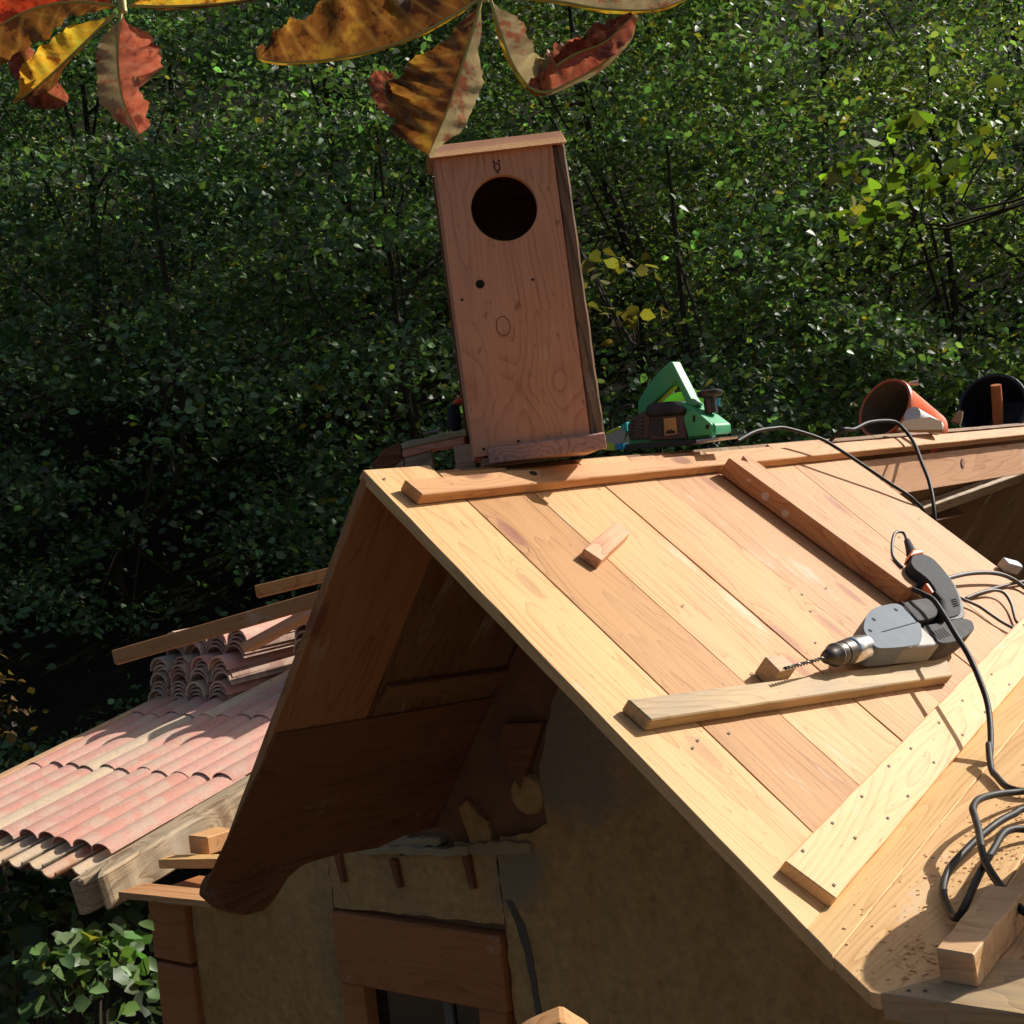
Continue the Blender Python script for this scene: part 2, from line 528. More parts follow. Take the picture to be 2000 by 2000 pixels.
def leaves_mesh(name, centres, normals_up, size, base, mat, yellow=0.02, wide=0.55, drop=0.35, rugged=False):
    """many single folded leaves; centres is an (n,3) array"""
    n = len(centres)
    c = centres
    # leaf axis: outward-ish horizontal, drooping; normal: mostly up
    az = RNG.uniform(0, 2 * np.pi, n)
    ax = np.stack([np.cos(az), np.sin(az), -drop + RNG.normal(0, .35, n)], 1)
    ax /= np.linalg.norm(ax, axis=1)[:, None]
    up_ = normals_up * .8 + np.array(SUN)[None] * .25 + RNG.normal(0, .62, (n, 3))
    nz = up_ - ax * np.sum(up_ * ax, 1)[:, None]
    nz /= np.linalg.norm(nz, axis=1)[:, None] + 1e-9
    sd_ = np.cross(nz, ax)
    sz = size * RNG.uniform(.55, 1.25, n)[:, None]
    w = wide * RNG.uniform(.75, 1.2, n)[:, None]
    fold = RNG.uniform(.05, .35, n)[:, None]
    if not rugged:
        V = np.stack([c - ax * sz * .5, c + sd_ * sz * w * .5 + nz * sz * fold * .3 - ax * sz * .05, c + ax * sz * .5 - nz * sz * .08,
                      c - sd_ * sz * w * .5 + nz * sz * fold * .3 - ax * sz * .05], 1)
        faces = np.array([[0, 2, 1], [0, 3, 2]])
    else:
        V = np.stack([c - ax * sz * .5, c + sd_ * sz * w * .45 + nz * sz * fold * .3 - ax * sz * .28, c + sd_ * sz * w * .5 + nz * sz * fold * .3 + ax * sz * .05,
                      c + ax * sz * .5 - nz * sz * .1, c - sd_ * sz * w * .5 + nz * sz * fold * .3 + ax * sz * .05,
                      c - sd_ * sz * w * .45 + nz * sz * fold * .3 - ax * sz * .28], 1)
        faces = np.array([[0, 2, 1], [0, 3, 2], [0, 4, 3], [0, 5, 4]])
    k = V.shape[1]
    F = (np.arange(n)[:, None, None] * k + faces[None]).reshape(-1, 3)
    me = bpy.data.meshes.new(name)
    me.vertices.add(n * k)
    me.vertices.foreach_set('co', V.reshape(-1).astype(np.float32))
    nf = len(F)
    me.loops.add(nf * 3); me.polygons.add(nf)
    me.loops.foreach_set('vertex_index', F.reshape(-1).astype(np.int32))
    me.polygons.foreach_set('loop_start', (np.arange(nf) * 3).astype(np.int32))
    me.update(calc_edges=True)
    base = np.array(base)
    col = base[None] * np.exp(RNG.normal(-.05, .45, (n, 1))) * (1 + RNG.normal(0, .10, (n, 3)))
    yl = RNG.random(n) < yellow
    col[yl] = np.array([.32, .27, .05]) * RNG.uniform(.6, 1.2, (yl.sum(), 1))
    col = np.clip(col, .003, .8)
    at = me.attributes.new('tint', 'FLOAT_COLOR', 'POINT')
    cc = np.repeat(np.concatenate([col, np.ones((n, 1))], 1), k, 0)
    at.data.foreach_set('color', cc.reshape(-1).astype(np.float32))
    me.materials.append(mat)
    return me


LEAFY = 1.6


def crown_points(centre, rad, nclump, per, clump, seed, shell=0.45):
    rg = np.random.default_rng(seed)
    if nclump > 45: nclump, per, clump = int(nclump * .42), per * 2.3, clump * 1.25
    d = rg.normal(0, 1, (nclump, 3)); d /= np.linalg.norm(d, axis=1)[:, None]
    r = rg.uniform(shell, 1.0, nclump) ** (0.6)
    lump = 1 + 0.28 * np.sin(3.1 * d[:, 0] + seed) * np.cos(2.7 * d[:, 2] + 1.7 * seed)
    cc = np.array(centre)[None] + d * (r * lump)[:, None] * np.array(rad)[None]
    pts = []; nrm = []; par = []
    for i in range(nclump):
        m = int(per * LEAFY * rg.uniform(.5, 1.5))
        tilt = np.array([d[i, 0] * .85, d[i, 1] * .85, .9]); tilt /= np.linalg.norm(tilt)
        q = rg.normal(0, 1, (m, 3)) * clump * np.array([1, 1, .22]) * rg.uniform(.7, 1.3)
        # tilt the spray along its outward slope, tips hanging
        out = q[:, 0] * d[i, 0] + q[:, 1] * d[i, 1]
        q[:, 2] -= out * .45
        pts.append(cc[i] + q); nrm.append(np.repeat(tilt[None], m, 0))
    return np.concatenate(pts), np.concatenate(nrm), cc


def tree(s, t, height, rad, label, seed, nclump, per, size, base, lean=(0, 0), crown_z=None, cat='tree', name='tree', yellow=0.02,
         group='trees on the wooded slope', clump=0.27, trunk_r=0.07):
    rg = random.Random(seed)
    b = st(s, t)
    if lean == (0, 0): lean = (rg.uniform(-.5, .5), rg.uniform(-.3, .3))
    b = b - Vector((lean[0], lean[1], 0)); b.z = min(b.z, st(s, t).z) - .1
    root = empty(name, b, label, cat, group)
    cz = crown_z if crown_z is not None else b.z + height * .6
    cen = Vector((b.x + lean[0], b.y + lean[1], cz))
    P, Nn, cc = crown_points(cen, rad, nclump, per, clump, seed)
    keep = P[:, 2] > b.z - .1
    me = leaves_mesh('crown', P[keep] - np.array(b), Nn[keep], size, base, M_['leaf'], yellow, .62, .35, s < 12)
    link(bpy.data.objects.new('crown', me), Matrix.Translation(b), root)
    bm = bmesh.new()
    top = Vector((cen.x, cen.y, cz + rad[2] * .75))
    path = crom([Vector((0, 0, -.2)), Vector((lean[0] * .1 + rg.uniform(-.15, .15), lean[1] * .1 + rg.uniform(-.15, .15), (cz - b.z) * .35)), (cen - b) * 1.0, top - b], 5)
    bm_tube(bm, path, [trunk_r * (1 - .85 * i / (len(path) - 1)) for i in range(len(path))], 7)
    for i in range(0, len(cc), max(1, len(cc) // 8)):
        e = Vector(cc[i]) - b
        q = path[min(len(path) - 1, 3 + int(rg.random() * (len(path) - 5)))]
        mid = q.lerp(e, .5) + Vector((0, 0, .18))
        lp = crom([q, mid, e], 4)
        bm_tube(bm, lp, [trunk_r * .26 * (1 - .8 * k / (len(lp) - 1)) for k in range(len(lp))], 5)
    mesh_obj('trunk', bm, Matrix.Translation(b), M_['trunk'], root, True)
    return root


G1 = (.098, .168, .060)
G2 = (.090, .160, .066)
G3 = (.150, .208, .056)
# nearest row of the wood
tree(11.0, -4.9, 6, (1.8, 1.7, 2.9), 'dark leafy tree above the pink tiled roof, at the far left', 1, 115, 85,   .074, G2, crown_z=3.7)
tree(11.2, -2.6, 6, (1.6, 1.6, 3.0), 'tree with a black hollow under its boughs, below the left chestnut leaf', 2, 95, 85,   .074, G2, crown_z=3.6)
tree(10.6, -.7, 6, (1.5, 1.5, 2.9), 'dense green tree directly behind the nest box', 3, 110, 85,   .074, G1, crown_z=3.7)
tree(10.6, 1.5, 6, (1.7, 1.6, 2.7), 'leafy tree behind the green planer', 4, 115, 85,   .074, G1, crown_z=3.5, yellow=.03)
tree(11.0, 3.7, 6, (1.8, 1.7, 2.8), 'sunlit green tree above the two buckets', 5, 125, 85,   .074, G3, crown_z=4.1, yellow=.04)
tree(11.5, 5.9, 6, (1.7, 1.7, 3.0), 'tree at the right-hand end of the wood', 6, 90, 85,   .074, G1, crown_z=4.2)
# second row, higher on the slope
for k, (t, lab, seed, col) in enumerate([
        (-6.4, 'tall tree behind the far left tree, up the slope', 11, G2), (-3.9, 'tall tree showing above the left chestnut leaf', 12, G1),
        (-1.4, 'tall tree filling the gap between the two chestnut leaves', 13, G1), (1.2, 'tall tree above the top right of the nest box', 14, G3),
        (3.7, 'tall tree with dark slanting boughs in the upper right', 15, G3), (6.3, 'tall tree rising behind the right-hand end of the wood', 16, G1)]):
    tree(14.2, t, 8, (2.1, 2.0, 3.2), lab, seed, 120, 85, .088, col, crown_z=6.9, yellow=.03, clump=.40)
for k, (t, lab, seed) in enumerate([
        (-7.4, 'highest tree on the left of the slope', 21), (-3.8, 'highest tree between the left tall trees', 22), (-.2, 'highest tree behind the chestnut leaves above the nest box', 23),
        (3.4, 'highest tree in the top right', 24), (7.2, 'highest tree at the right edge of the slope', 25)]):
    tree(18.2, t, 10, (2.7, 2.3, 3.8), lab, seed, 120, 80, .105, G1, crown_z=10.0, clump=.5)
# low growth along the foot of the wood
for k, (s, t, z, r, lab, seed, col) in enumerate([
        (8.6, -3.7, .8, (1.2, 1.0, 1.0), 'dark shrub at the foot of the wood below the tiled eave', 31, G2),
        (9.2, -1.9, 1.1, (1.2, 1.0, 1.2), 'dark shrub behind the left edge of the steep roof', 32, G2),
        (9.2, .5, 1.8, (1.3, 1.0, 1.0), 'shrub growing behind the nest box foot', 33, G1),
        (9.2, 2.8, 2.0, (1.4, 1.0, 1.0), 'shrub growing behind the orange bucket', 34, G1),
        (9.4, 4.7, 2.1, (1.3, 1.0, 1.1), 'shrub growing behind the dark bucket', 35, G1)]):
    tree(s, t, 2, r, lab, seed, 65, 80, .068, col, crown_z=z, cat='shrub', name='shrub', group='shrubs at the foot of the wood', trunk_r=.04, clump=.27)


def shrub_near(p, rad, label, seed, nclump, per, size, base, yellow=.05, clump=.12, stem=(0, 0, -1.6)):
    root = empty('leafy_bush', p, label, 'bush')
    P, Nn, cc = crown_points(p, rad, nclump, per / LEAFY, clump, seed, .3)
    me = leaves_mesh('foliage', P - np.array(p), Nn, size, base, M_['leaf_near'], yellow, .85, .25, True)
    link(bpy.data.objects.new('foliage', me), Matrix.Translation(p), root)
    bm = bmesh.new()
    g = Vector(p) + Vector(stem)
    for i in range(0, len(cc), 3):
        e = Vector(cc[i]) - Vector(p)
        bm_tube(bm, crom([g - Vector(p), e * .3 - Vector((0, 0, .3)), e], 4), [.012 * (1 - .08 * k) for k in range(9)], 5)
    mesh_obj('stem', bm, Matrix.Translation(p), M_['trunk'], root, True)


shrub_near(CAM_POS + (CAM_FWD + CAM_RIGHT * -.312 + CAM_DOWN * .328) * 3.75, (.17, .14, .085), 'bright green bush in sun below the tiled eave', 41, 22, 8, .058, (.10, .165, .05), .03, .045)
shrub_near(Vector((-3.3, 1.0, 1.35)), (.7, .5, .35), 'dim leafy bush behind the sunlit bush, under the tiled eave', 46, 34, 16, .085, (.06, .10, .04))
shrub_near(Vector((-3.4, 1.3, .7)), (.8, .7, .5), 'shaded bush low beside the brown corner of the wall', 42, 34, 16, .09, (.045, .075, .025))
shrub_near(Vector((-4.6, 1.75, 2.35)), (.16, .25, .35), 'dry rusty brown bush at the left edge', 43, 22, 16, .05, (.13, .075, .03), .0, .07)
# near sprays with large bright leaves
shrub_near(CAM_POS + (CAM_FWD + CAM_RIGHT * .318 + CAM_DOWN * -.245) * 8.2, (.95, .3, .40), 'branch of large lime green leaves at the upper right', 44, 12, 12, .11, (.15, .21, .028), .1, .13, RT * 1.6 + Vector((0, 0, .1)))
shrub_near(CAM_POS + (CAM_FWD + CAM_RIGHT * .080 + CAM_DOWN * -.165) * 8.4, (.25, .2, .42), 'branch of yellowing maple leaves right of the nest box', 45, 8, 6, .085, (.13, .105, .03), .15, .12, RT * -.2 + FW * .9 + Vector((0, 0, .5)))

# ================================================================== THE HOUSE
house = empty('house', Vector((0, .73, 0)), 'small plastered house with a new steep boarded roof and a low tiled roof', 'house')
WY = .73
# wall core, leaving the window opening
bm = bmesh.new()
IX, IX2, IZ, IZ2 = -1.03, -.43, 1.15, 1.84
for poly in ([(-1.86, -.4), (IX, -.4), (IX, 2.02), (-.62, 2.12), (-1.0, 2.02), (-1.68, 1.81), (-1.86, 1.81)],):
    pass
def wallpiece(poly):
    bm_prism(bm, poly, 0, .22)
wallpiece([(-1.86, -.4), (IX, -.4), (IX, 2.0), (-1.68, 1.80), (-1.86, 1.80)])
wallpiece([(IX2, -.4), (.93, -.4), (.93, 2.12), (.62, 2.40), (0.0, 2.93), (-.43, 2.38)])
wallpiece([(IX, IZ2), (IX2, IZ2), (IX2, 2.38), (-.60, 2.15), (IX, 2.0)])
wallpiece([(IX, -.4), (IX2, -.4), (IX2, IZ), (IX, IZ)])
MW = Matrix(((1, 0, 0, 0), (0, 0, 1, WY + .018), (0, -1, 0, 0), (0, 0, 0, 1)))
MW = Matrix(((1, 0, 0, 0), (0, 0, 1, WY + .018), (0, 1, 0, 0), (0, 0, 0, 1)))
mesh_obj('wall', bm, MW, M_['masonry'], house)
# plaster coat with a broken upper edge, standing proud of the masonry
MPL = Matrix(((1, 0, 0, 0), (0, 0, 1, WY), (0, 1, 0, 0), (0, 0, 0, 1)))


def plaster(poly, amp=.006):
    b = bmesh.new()
    bm_prism(b, jag(poly, .03, amp), 0, .016)
    me = bpy.data.meshes.new('plaster'); bmesh.ops.recalc_face_normals(b, faces=b.faces)
    b.transform(MPL); bmesh.ops.recalc_face_normals(b, faces=b.faces); b.to_mesh(me); b.free(); me.materials.append(M_['plaster'])
    return link(bpy.data.objects.new('plaster', me), Matrix(), house)


plaster([(-1.688, -.4), (IX - .012, -.4), (IX - .012, 2.0), (-1.66, 1.815), (-1.688, 1.815)])
plaster([(IX - .01, IZ2 + .004), (-.42, IZ2 + .022), (-.42, 2.05), (-.53, 2.045), (-.62, 2.025), (-.78, 2.012), (-.90, 2.02), (-1.0, 2.0), (IX - .01, 1.995)], .004)
plaster([(-.418, -.4), (.93, -.4), (.93, 2.1), (.62, 2.37), (.20, 2.74), (.06, 2.86), (-.14, 2.52), (-.215, 2.36), (-.25, 2.27), (-.245, 2.13), (-.30, 2.10), (-.40, 2.085), (-.418, 2.05)], .005)
plaster([(-.50, 2.06), (-.43, 2.07), (-.44, 2.12), (-.50, 2.17), (-.53, 2.15), (-.515, 2.1)], .004)
# ragged mortar ledge along the broken edge
for (x0, x1, z, h, yy) in ((-.90, -.50, 2.022, .020, -.022), (-.84, -.60, 2.037, .016, -.008), (-.55, -.30, 2.045, .03, -.010), (-.78, -.72, 2.045, .035, -.004)):
    lo = [(x0 + (x1 - x0) * k / 12, z - h / 2 + random.uniform(-.006, .004) + .02 * k / 12) for k in range(13)]
    hi = [(x0 + (x1 - x0) * k / 12, z + h / 2 + random.uniform(-.004, .009) + .02 * k / 12) for k in range(12, -1, -1)]
    prism('mortar', lo + hi, yy, .02, MPL, M_['rubble'], house, .002)
# round end of an old roof log and a cut purlin end standing in the gable
b = bmesh.new(); lathe(b, [(.046, 0), (.052, .008), (.052, .16)], 11)
mesh_obj('log_end', b, Matrix.Translation((-.30, WY - .004, 2.195)) @ Matrix.Rotation(-math.pi / 2, 4, 'X'), M_['plaster'], house, True)
prism('purlin_end', [(-.375, 2.305), (-.345, 2.37), (-.225, 2.375), (-.315, 2.205)], -.006, .1, MPL, M_['brown'], house)
prism('crack', jag([(-.405, 1.925), (-.385, 1.925), (-.352, 1.87), (-.34, 1.80), (-.332, 1.68), (-.325, 1.50), (-.335, 1.50), (-.35, 1.68), (-.362, 1.80), (-.38, 1.87)], .02, .002), -.003, .004, MPL,
      plain('cement_seam', (.10, .085, .07), .95, var=.4), house, 0)
for x, z, l in ((-.99, 1.962, .08), (-.775, 1.965, .075), (-.515, 1.99, .085)):  # three short brown stubs on the plaster
    prism('brown_stub', [(x - .012, z + l / 2), (x + .012, z + l / 2), (x + .02, z - l / 2), (x + .004, z - l / 2)], -.016, .03, MPL, M_['brown'], house, .002)
# corner post of two brown blocks
for z0, z1, dx in ((-.4, 1.595, .004), (1.607, 1.812, 0)):
    box('corner_block', (-1.785 + dx, WY + .08, (z0 + z1) / 2), (.185, .21, z1 - z0), M_['frame'], house, .006)
# window
wf = box('window', ((IX + IX2) / 2, WY + .005, (1.64 + 1.838) / 2), (.606, .05, .196), M_['frame'], house, .004)
box('frame', (IX + .046, WY + .006, 1.39), (.088, .048, .50), M_['frame'], wf, .003)
box('frame', (IX2 - .05, WY + .006, 1.39), (.092, .048, .50), M_['frame'], wf, .003)
box('frame', ((IX + IX2) / 2, WY + .006, 1.175), (.60, .06, .05), M_['frame'], wf, .003)
box('pane', ((IX + IX2) / 2, WY + .03, 1.42), (.42, .006, .44), M_['glass'], wf, 0)
box('mullion', (-.665, WY + .022, 1.42), (.03, .01, .44), M_['curtain'], wf, .001)

# ---- right roof slope: boards running down the slope, each its own plank
MA0 = lambda u, v: frame(A(u, v), UA, NA)
seams = [(-.004, -.042), (.187, .171), (.400, .406), (.655, .668), (.865, .945), (1.20, 1.215), (1.55, 1.53), (1.92, 1.955)]
mats = ['pine_yellow', 'pine_warm', 'pine', 'pine_pink', 'pine', 'pine_pink', 'pine_pink']
vt = lambda u: 1.125 - .141 * u
for i in range(7):
    (a0, a1), (b0, b1) = seams[i], seams[i + 1]
    g = .0007 + .0004 * (i % 3)
    vs = -.004 if i == 0 else .018 + .006 * (i % 3)
    ve0, ve1 = (1.21, 1.18) if i == 0 else (vt(a1) - .004, vt(b1) - .004)
    def ue(s0, s1, v): return s0 + (s1 - s0) * (v - .1) / .9
    u0 = (a0 + b0) / 2
    poly = [(vs, ue(a0, a1, vs) + g - u0), (ve0, ue(a0, a1, ve0) + g - u0), (ve1, ue(b0, b1, ve1) - g - u0), (vs, ue(b0, b1, vs) - g - u0)]
    th = [0, .0006, -.0006, .0008, -.0004, .0007, .0002][i]
    prism('plank', jag(poly, .05, .0007), -.021 + th, th, MA0(u0, 0), M_[mats[i]], house, .0014)
# screws in the planks
b = bmesh.new()
def screw_at(p, n, r=.0033):
    m = frame(p, n.orthogonal(), n)
    vs = [b.verts.new(m @ Vector((r * math.cos(2 * math.pi * k / 8), r * math.sin(2 * math.pi * k / 8), .0012))) for k in range(8)]
    b.faces.new(vs)
for u, v in ((.03, .03), (.16, .05), (.06, .70), (.13, .79), (.10, .80), (.22, .80), (.36, .78), (.44, .78), (.45, .70), (.56, .70), (.63, .78), (.75, .68), (.90, .55), (1.02, .55), (.25, .05), (.5, .05),
             (.86, .6), (.47, .5), (1.62, .45), (1.85, .40)):
    screw_at(A(u, v, .001), NA)
for k, (u, v) in enumerate(((.07, 1.05), (.06, 1.12), (.20, 1.035), (.215, 1.075), (.34, 1.02), (.345, 1.075), (.5, .995), (.46, 1.06), (.62, .985), (.64, 1.03), (.80, .965), (.83, 1.01), (.97, .945), (1.0, .99), (1.2, .92), (1.22, .96))):
    screw_at(A(u, v, .0225), NA)
for x, y in ((1.07, -.19), (1.09, -.185), (.93, .25), (1.03, .16), (.9, .55)):
    screw_at(B(x, y, .001), BN)
screws = mesh_obj('screw_heads', b, Matrix(), M_['screw'], house)
screws['kind'] = 'stuff'

# trim plank over the valley, long way up the roof
p0, p1 = A(.037, 1.139), A(1.75, .898)
bar('trim_plank', p0, p1, NA, .0, .022, .092, M_['pine_pale'], house, .002, (-.012, 0))

# low main roof on the right, boards running up it
def bpoly(x0, x1, y0a, y0b, y1):
    return [(x0, y0a), (x1, y0b), (x1 - .15 * (y1 - y0b) * .7, y1), (x0 - .15 * (y1 - y0a) * .7, y1)]
MB = frame(B(0, 0), BY, BN)     # local x = up the roof, local y = -X
def bplank(poly, mat, th=0.0, t=.022):
    cx = sum(p[0] for p in poly) / len(poly); cy = sum(p[1] for p in poly) / len(poly)
    o = B(cx, cy)
    Mx = frame(o, BY, BN)
    q = [(-(0) + (p[1] - cy) / BN.z, -(p[0] - cx)) for p in poly]
    return prism('plank', jag(q[::-1], .05, .0008), -t + th, th, Mx, mat, house, .0014)
vx = lambda y: .846 - .105 * (y - .05)
bplank([(.775, .028), (.93, -.122), (vx(1.7) + .09, 1.7), (vx(1.7), 1.7)], M_['pine_pale'])
bplank([(.932, -.124), (1.022, -.205), (1.035, -.207), (1.10, -.15), (vx(1.7) + .262, 1.7), (vx(1.7) + .093, 1.7)], M_['pine_pale'], -.0006)
bplank([(1.102, -.148), (1.17, -.056), (vx(1.7) + .49, 1.7), (vx(1.7) + .266, 1.7)], M_['pine_pale'], -.001)
bplank([(1.172, -.056), (1.40, -.056), (vx(1.7) + .72, 1.7), (vx(1.7) + .494, 1.7)], M_['pine_pale'], 0)
bplank([(1.402, -.056), (1.66, -.056), (vx(1.7) + .98, 1.7), (vx(1.7) + .724, 1.7)], M_['pine_pale'], -.0007)
o = B(1.39, -.13)
prism('eave_plank', jag([(-.353, -.077), (.33, -.077), (.33, .070), (-.235, .070)], .04, .0009), -.036, .001, frame(o, (1, 0, 0), BN), M_['batten_old'], house, .002)
box('rafter_end', (1.10, -.10, 2.135), (.06, .16, .11), M_['brown'], house, .004)
box('rafter_end', (1.42, -.09, 2.135), (.06, .16, .11), M_['brown'], house, .004)
box('fascia_board', (1.36, -.04, 2.10), (.66, .022, .16), M_['brown'], house, .003)

# ---- left roof slope, seen from beneath
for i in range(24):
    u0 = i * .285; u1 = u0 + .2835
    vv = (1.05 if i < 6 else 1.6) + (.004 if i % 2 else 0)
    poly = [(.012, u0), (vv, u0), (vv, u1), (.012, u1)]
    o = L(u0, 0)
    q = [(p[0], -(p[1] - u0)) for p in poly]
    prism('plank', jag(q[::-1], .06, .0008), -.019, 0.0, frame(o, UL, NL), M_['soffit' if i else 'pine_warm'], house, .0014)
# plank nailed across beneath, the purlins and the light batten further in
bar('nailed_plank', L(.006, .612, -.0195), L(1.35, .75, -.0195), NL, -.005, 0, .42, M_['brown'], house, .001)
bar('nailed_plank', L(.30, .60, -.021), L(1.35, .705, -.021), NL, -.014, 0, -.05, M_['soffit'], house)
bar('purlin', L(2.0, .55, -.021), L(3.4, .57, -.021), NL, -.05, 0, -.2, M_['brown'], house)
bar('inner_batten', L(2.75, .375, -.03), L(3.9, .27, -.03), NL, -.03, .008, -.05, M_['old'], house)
# carved bracket carrying the eave, running back to the wall
cp = [(-.003, 2.158), (-.011, 2.136), (.023, 2.097), (.065, 2.073), (.12, 2.068), (.161, 2.09), (.196, 2.119), (.238, 2.133), (.302, 2.137), (.383, 2.124), (.485, 2.109), (.576, 2.114), (.74, 2.178), (.74, 2.26), (.3, 2.25), (.01, 2.17)]
MC = Matrix(((0, 0, 1, -.612), (1, 0, 0, 0), (0, 1, 0, 0), (0, 0, 0, 1)))
prism('carved_bracket', cp, -.03, .03, MC, M_['brown'], house, .003)
# ridge beam in the open bay
b = bmesh.new(); bm_box(b, (0, 0, 0), (2.3, .055, .116), .002)
mesh_obj('ridge_beam', b, frame((.047, 3.08, 2.8535), (0, 1, 0), (0, 0, 1)), M_['block'], house)
prism('knot', [(.017 * math.cos(k * math.pi / 8), .017 * math.sin(k * math.pi / 8)) for k in range(16)], 0, .0015, frame((.0746, 2.805, 2.864), (0, 1, 0), (1, 0, 0)), plain('knot_ring', (.16, .06, .03), .6), house, 0)
prism('knot', [(.012 * math.cos(k * math.pi / 8), .012 * math.sin(k * math.pi / 8)) for k in range(16)], .0016, .003, frame((.0746, 2.805, 2.864), (0, 1, 0), (1, 0, 0)), plain('knot_core', (.42, .2, .13), .6), house, 0)

# ---- low tiled roof on the left
Q = R(12.09)
TN = Vector((0, -math.sin(Q), math.cos(Q))); TY = Vector((0, math.cos(Q), math.sin(Q)))
TP = Vector((-1.6825, .73, 1.826))
def T(x, y, h=0): return Vector((x, y, TP.z + math.tan(Q) * (y - TP.y))) + TN * h


def tile_mesh(name, r0, r1, ln, th, conc, seg=9, sq=.46):
    """half-round clay tile: local x along the slope (0 = lower end), local z up"""
    b = bmesh.new(); rows = []
    for i in range(4):
        x = ln * i / 3; r = r0 + (r1 - r0) * i / 3
        ro = []; ri = []
        for k in range(seg):
            a = math.pi * k / (seg - 1)
            cy, sz = -math.cos(a), math.sin(a) * sq * 1.25
            if conc: ro.append(b.verts.new((x, cy * r, -sz * r))); ri.append(b.verts.new((x, cy * (r - th), -sz * (r - th) + .0)))
            else: ro.append(b.verts.new((x, cy * r, sz * r))); ri.append(b.verts.new((x, cy * (r - th), sz * (r - th))))
        rows.append((ro, ri))
    for (a, c), (d, e) in zip(rows, rows[1:]):
        for k in range(seg - 1):
            b.faces.new((a[k], a[k + 1], d[k + 1], d[k])); b.faces.new((c[k + 1], c[k], e[k], e[k + 1]))
        b.faces.new((a[0], d[0], e[0], c[0])); b.faces.new((d[-1], a[-1], c[-1], e[-1]))
    for ro, ri, fl in ((rows[0][0], rows[0][1], 0), (rows[-1][0], rows[-1][1], 1)):
        for k in range(seg - 1):
            q = (ro[k], ri[k], ri[k + 1], ro[k + 1]); b.faces.new(q if not fl else q[::-1])
    me = bpy.data.meshes.new(name); bmesh.ops.recalc_face_normals(b, faces=b.faces); b.to_mesh(me); b.free()
    for p in me.polygons: p.use_smooth = True
    me.set_sharp_from_angle(angle=R(50))
    return me


cover = tile_mesh('tile', .0605, .057, .62, .006, False); cover.materials.append(M_['tile'])
chan = tile_mesh('tile', .048, .056, .42, .012, True); chan.materials.append(M_['tile_cream'])
sub = [(-3.68, .80), (-2.2, .80), (-2.2, 2.75), (-3.68, 2.75)]
prism('roof_boarding', [(-3.70, 0), (-2.18, 0), (-2.18, 2.1), (-3.70, 2.1)], -.055, -.04, frame(T(0, .80), (1, 0, 0), TN), M_['brown'], house, 0)
PITCH = .1255
for c in range(12):
    x = -2.305 - c * PITCH
    for r in range(3):
        if x < -3.60: continue
        y = .865 - .010 * (c == 0) + r * .545 * math.cos(Q) + random.uniform(-.014, .014)
        o = bpy.data.objects.new('tile', cover)
        link(o, frame(T(x + random.uniform(-.003, .003), y, .024 + random.uniform(0, .004)), TY + Vector((random.uniform(-.008, .008), 0, -.008)), TN + Vector((random.uniform(-.04, .04), 0, 0))), house)
    xc = x - PITCH / 2
    if c < 11:
        for r in range(5):
            y = .70 + random.uniform(-.025, .02) + r * .37 * math.cos(Q)
            o = bpy.data.objects.new('tile', chan)
            link(o, frame(T(xc, y, .034 + random.uniform(0, .004)), TY + Vector((random.uniform(-.012, .012), 0, -.02)), TN), house)
# chan beside the verge
for r in range(4):
    o = bpy.data.objects.new('tile', chan)
    link(o, frame(T(-2.245, .72 + r * .37, .034), TY + Vector((0, 0, -.02)), TN), house)
# boards along the far edge
bar('edge_board', T(-3.665, .5, .0), T(-3.665, 2.25, 0), TN, -.05, .05, -.025, M_['old'], house)
bar('edge_board', T(-3.60, .5, .0), T(-3.60, 2.25, 0), TN, .03, .055, .055, M_['block'], house)
# old split log along the near edge, its lower end broken
lg = [(0, -.045), (.03, -.055), (.5, -.055), (1.1, -.05), (1.5, -.05), (1.5, .045), (1.0, .05), (.5, .055), (.14, .05), (.10, .035), (.02, .05), (-.05, .04), (-.02, .01), (.05, .0)]
prism('split_log', jag(lg, .04, .003), -.09, .035, frame(T(-2.105, .66, .02), TY, TN), M_['old'], house, .008)
bar('wall_plate', Vector((-1.9, .62, 1.822)), Vector((-1.3, .62, 1.84)), (0, 0, 1), -.002, .018, .1, M_['batten'], house)
box('purlin_block', (-1.90, 1.0, 1.90), (.10, .12, .06), M_['batten'], house, .004)
bar('wall_plate', Vector((-2.0, .85, 1.84)), Vector((-1.3, .85, 1.90)), (0, 0, 1), -.0, .03, .06, M_['batten'], house)

# ================================================================== LOOSE TIMBER ON THE ROOF
def thing(o, label, cat, group=None): return tag(o, label, cat, group)


o = bar('batten', A(.044, .114), A(3.60, .118), NA, .002, .026, .047, M_['batten'], None, .002, (-.006, 0))
thing(o, 'long batten lying along the ridge under the nest box and planer', 'batten', 'loose battens on the roof')
o = prism('hole', [(.011 * math.cos(k * math.pi / 8), .007 * math.sin(k * math.pi / 8)) for k in range(16)], 0, .0012, frame(A(.415, .083, .0262), YD, NA), M_['hole'], o, 0)
o = bar('batten', A(.030, .738), A(1.035, .886), NA, .0015, .027, .052, M_['batten_old'], None, .0025, (-.012, .05))
thing(o, 'weathered batten lying across the boards under the drill', 'batten', 'loose battens on the roof')
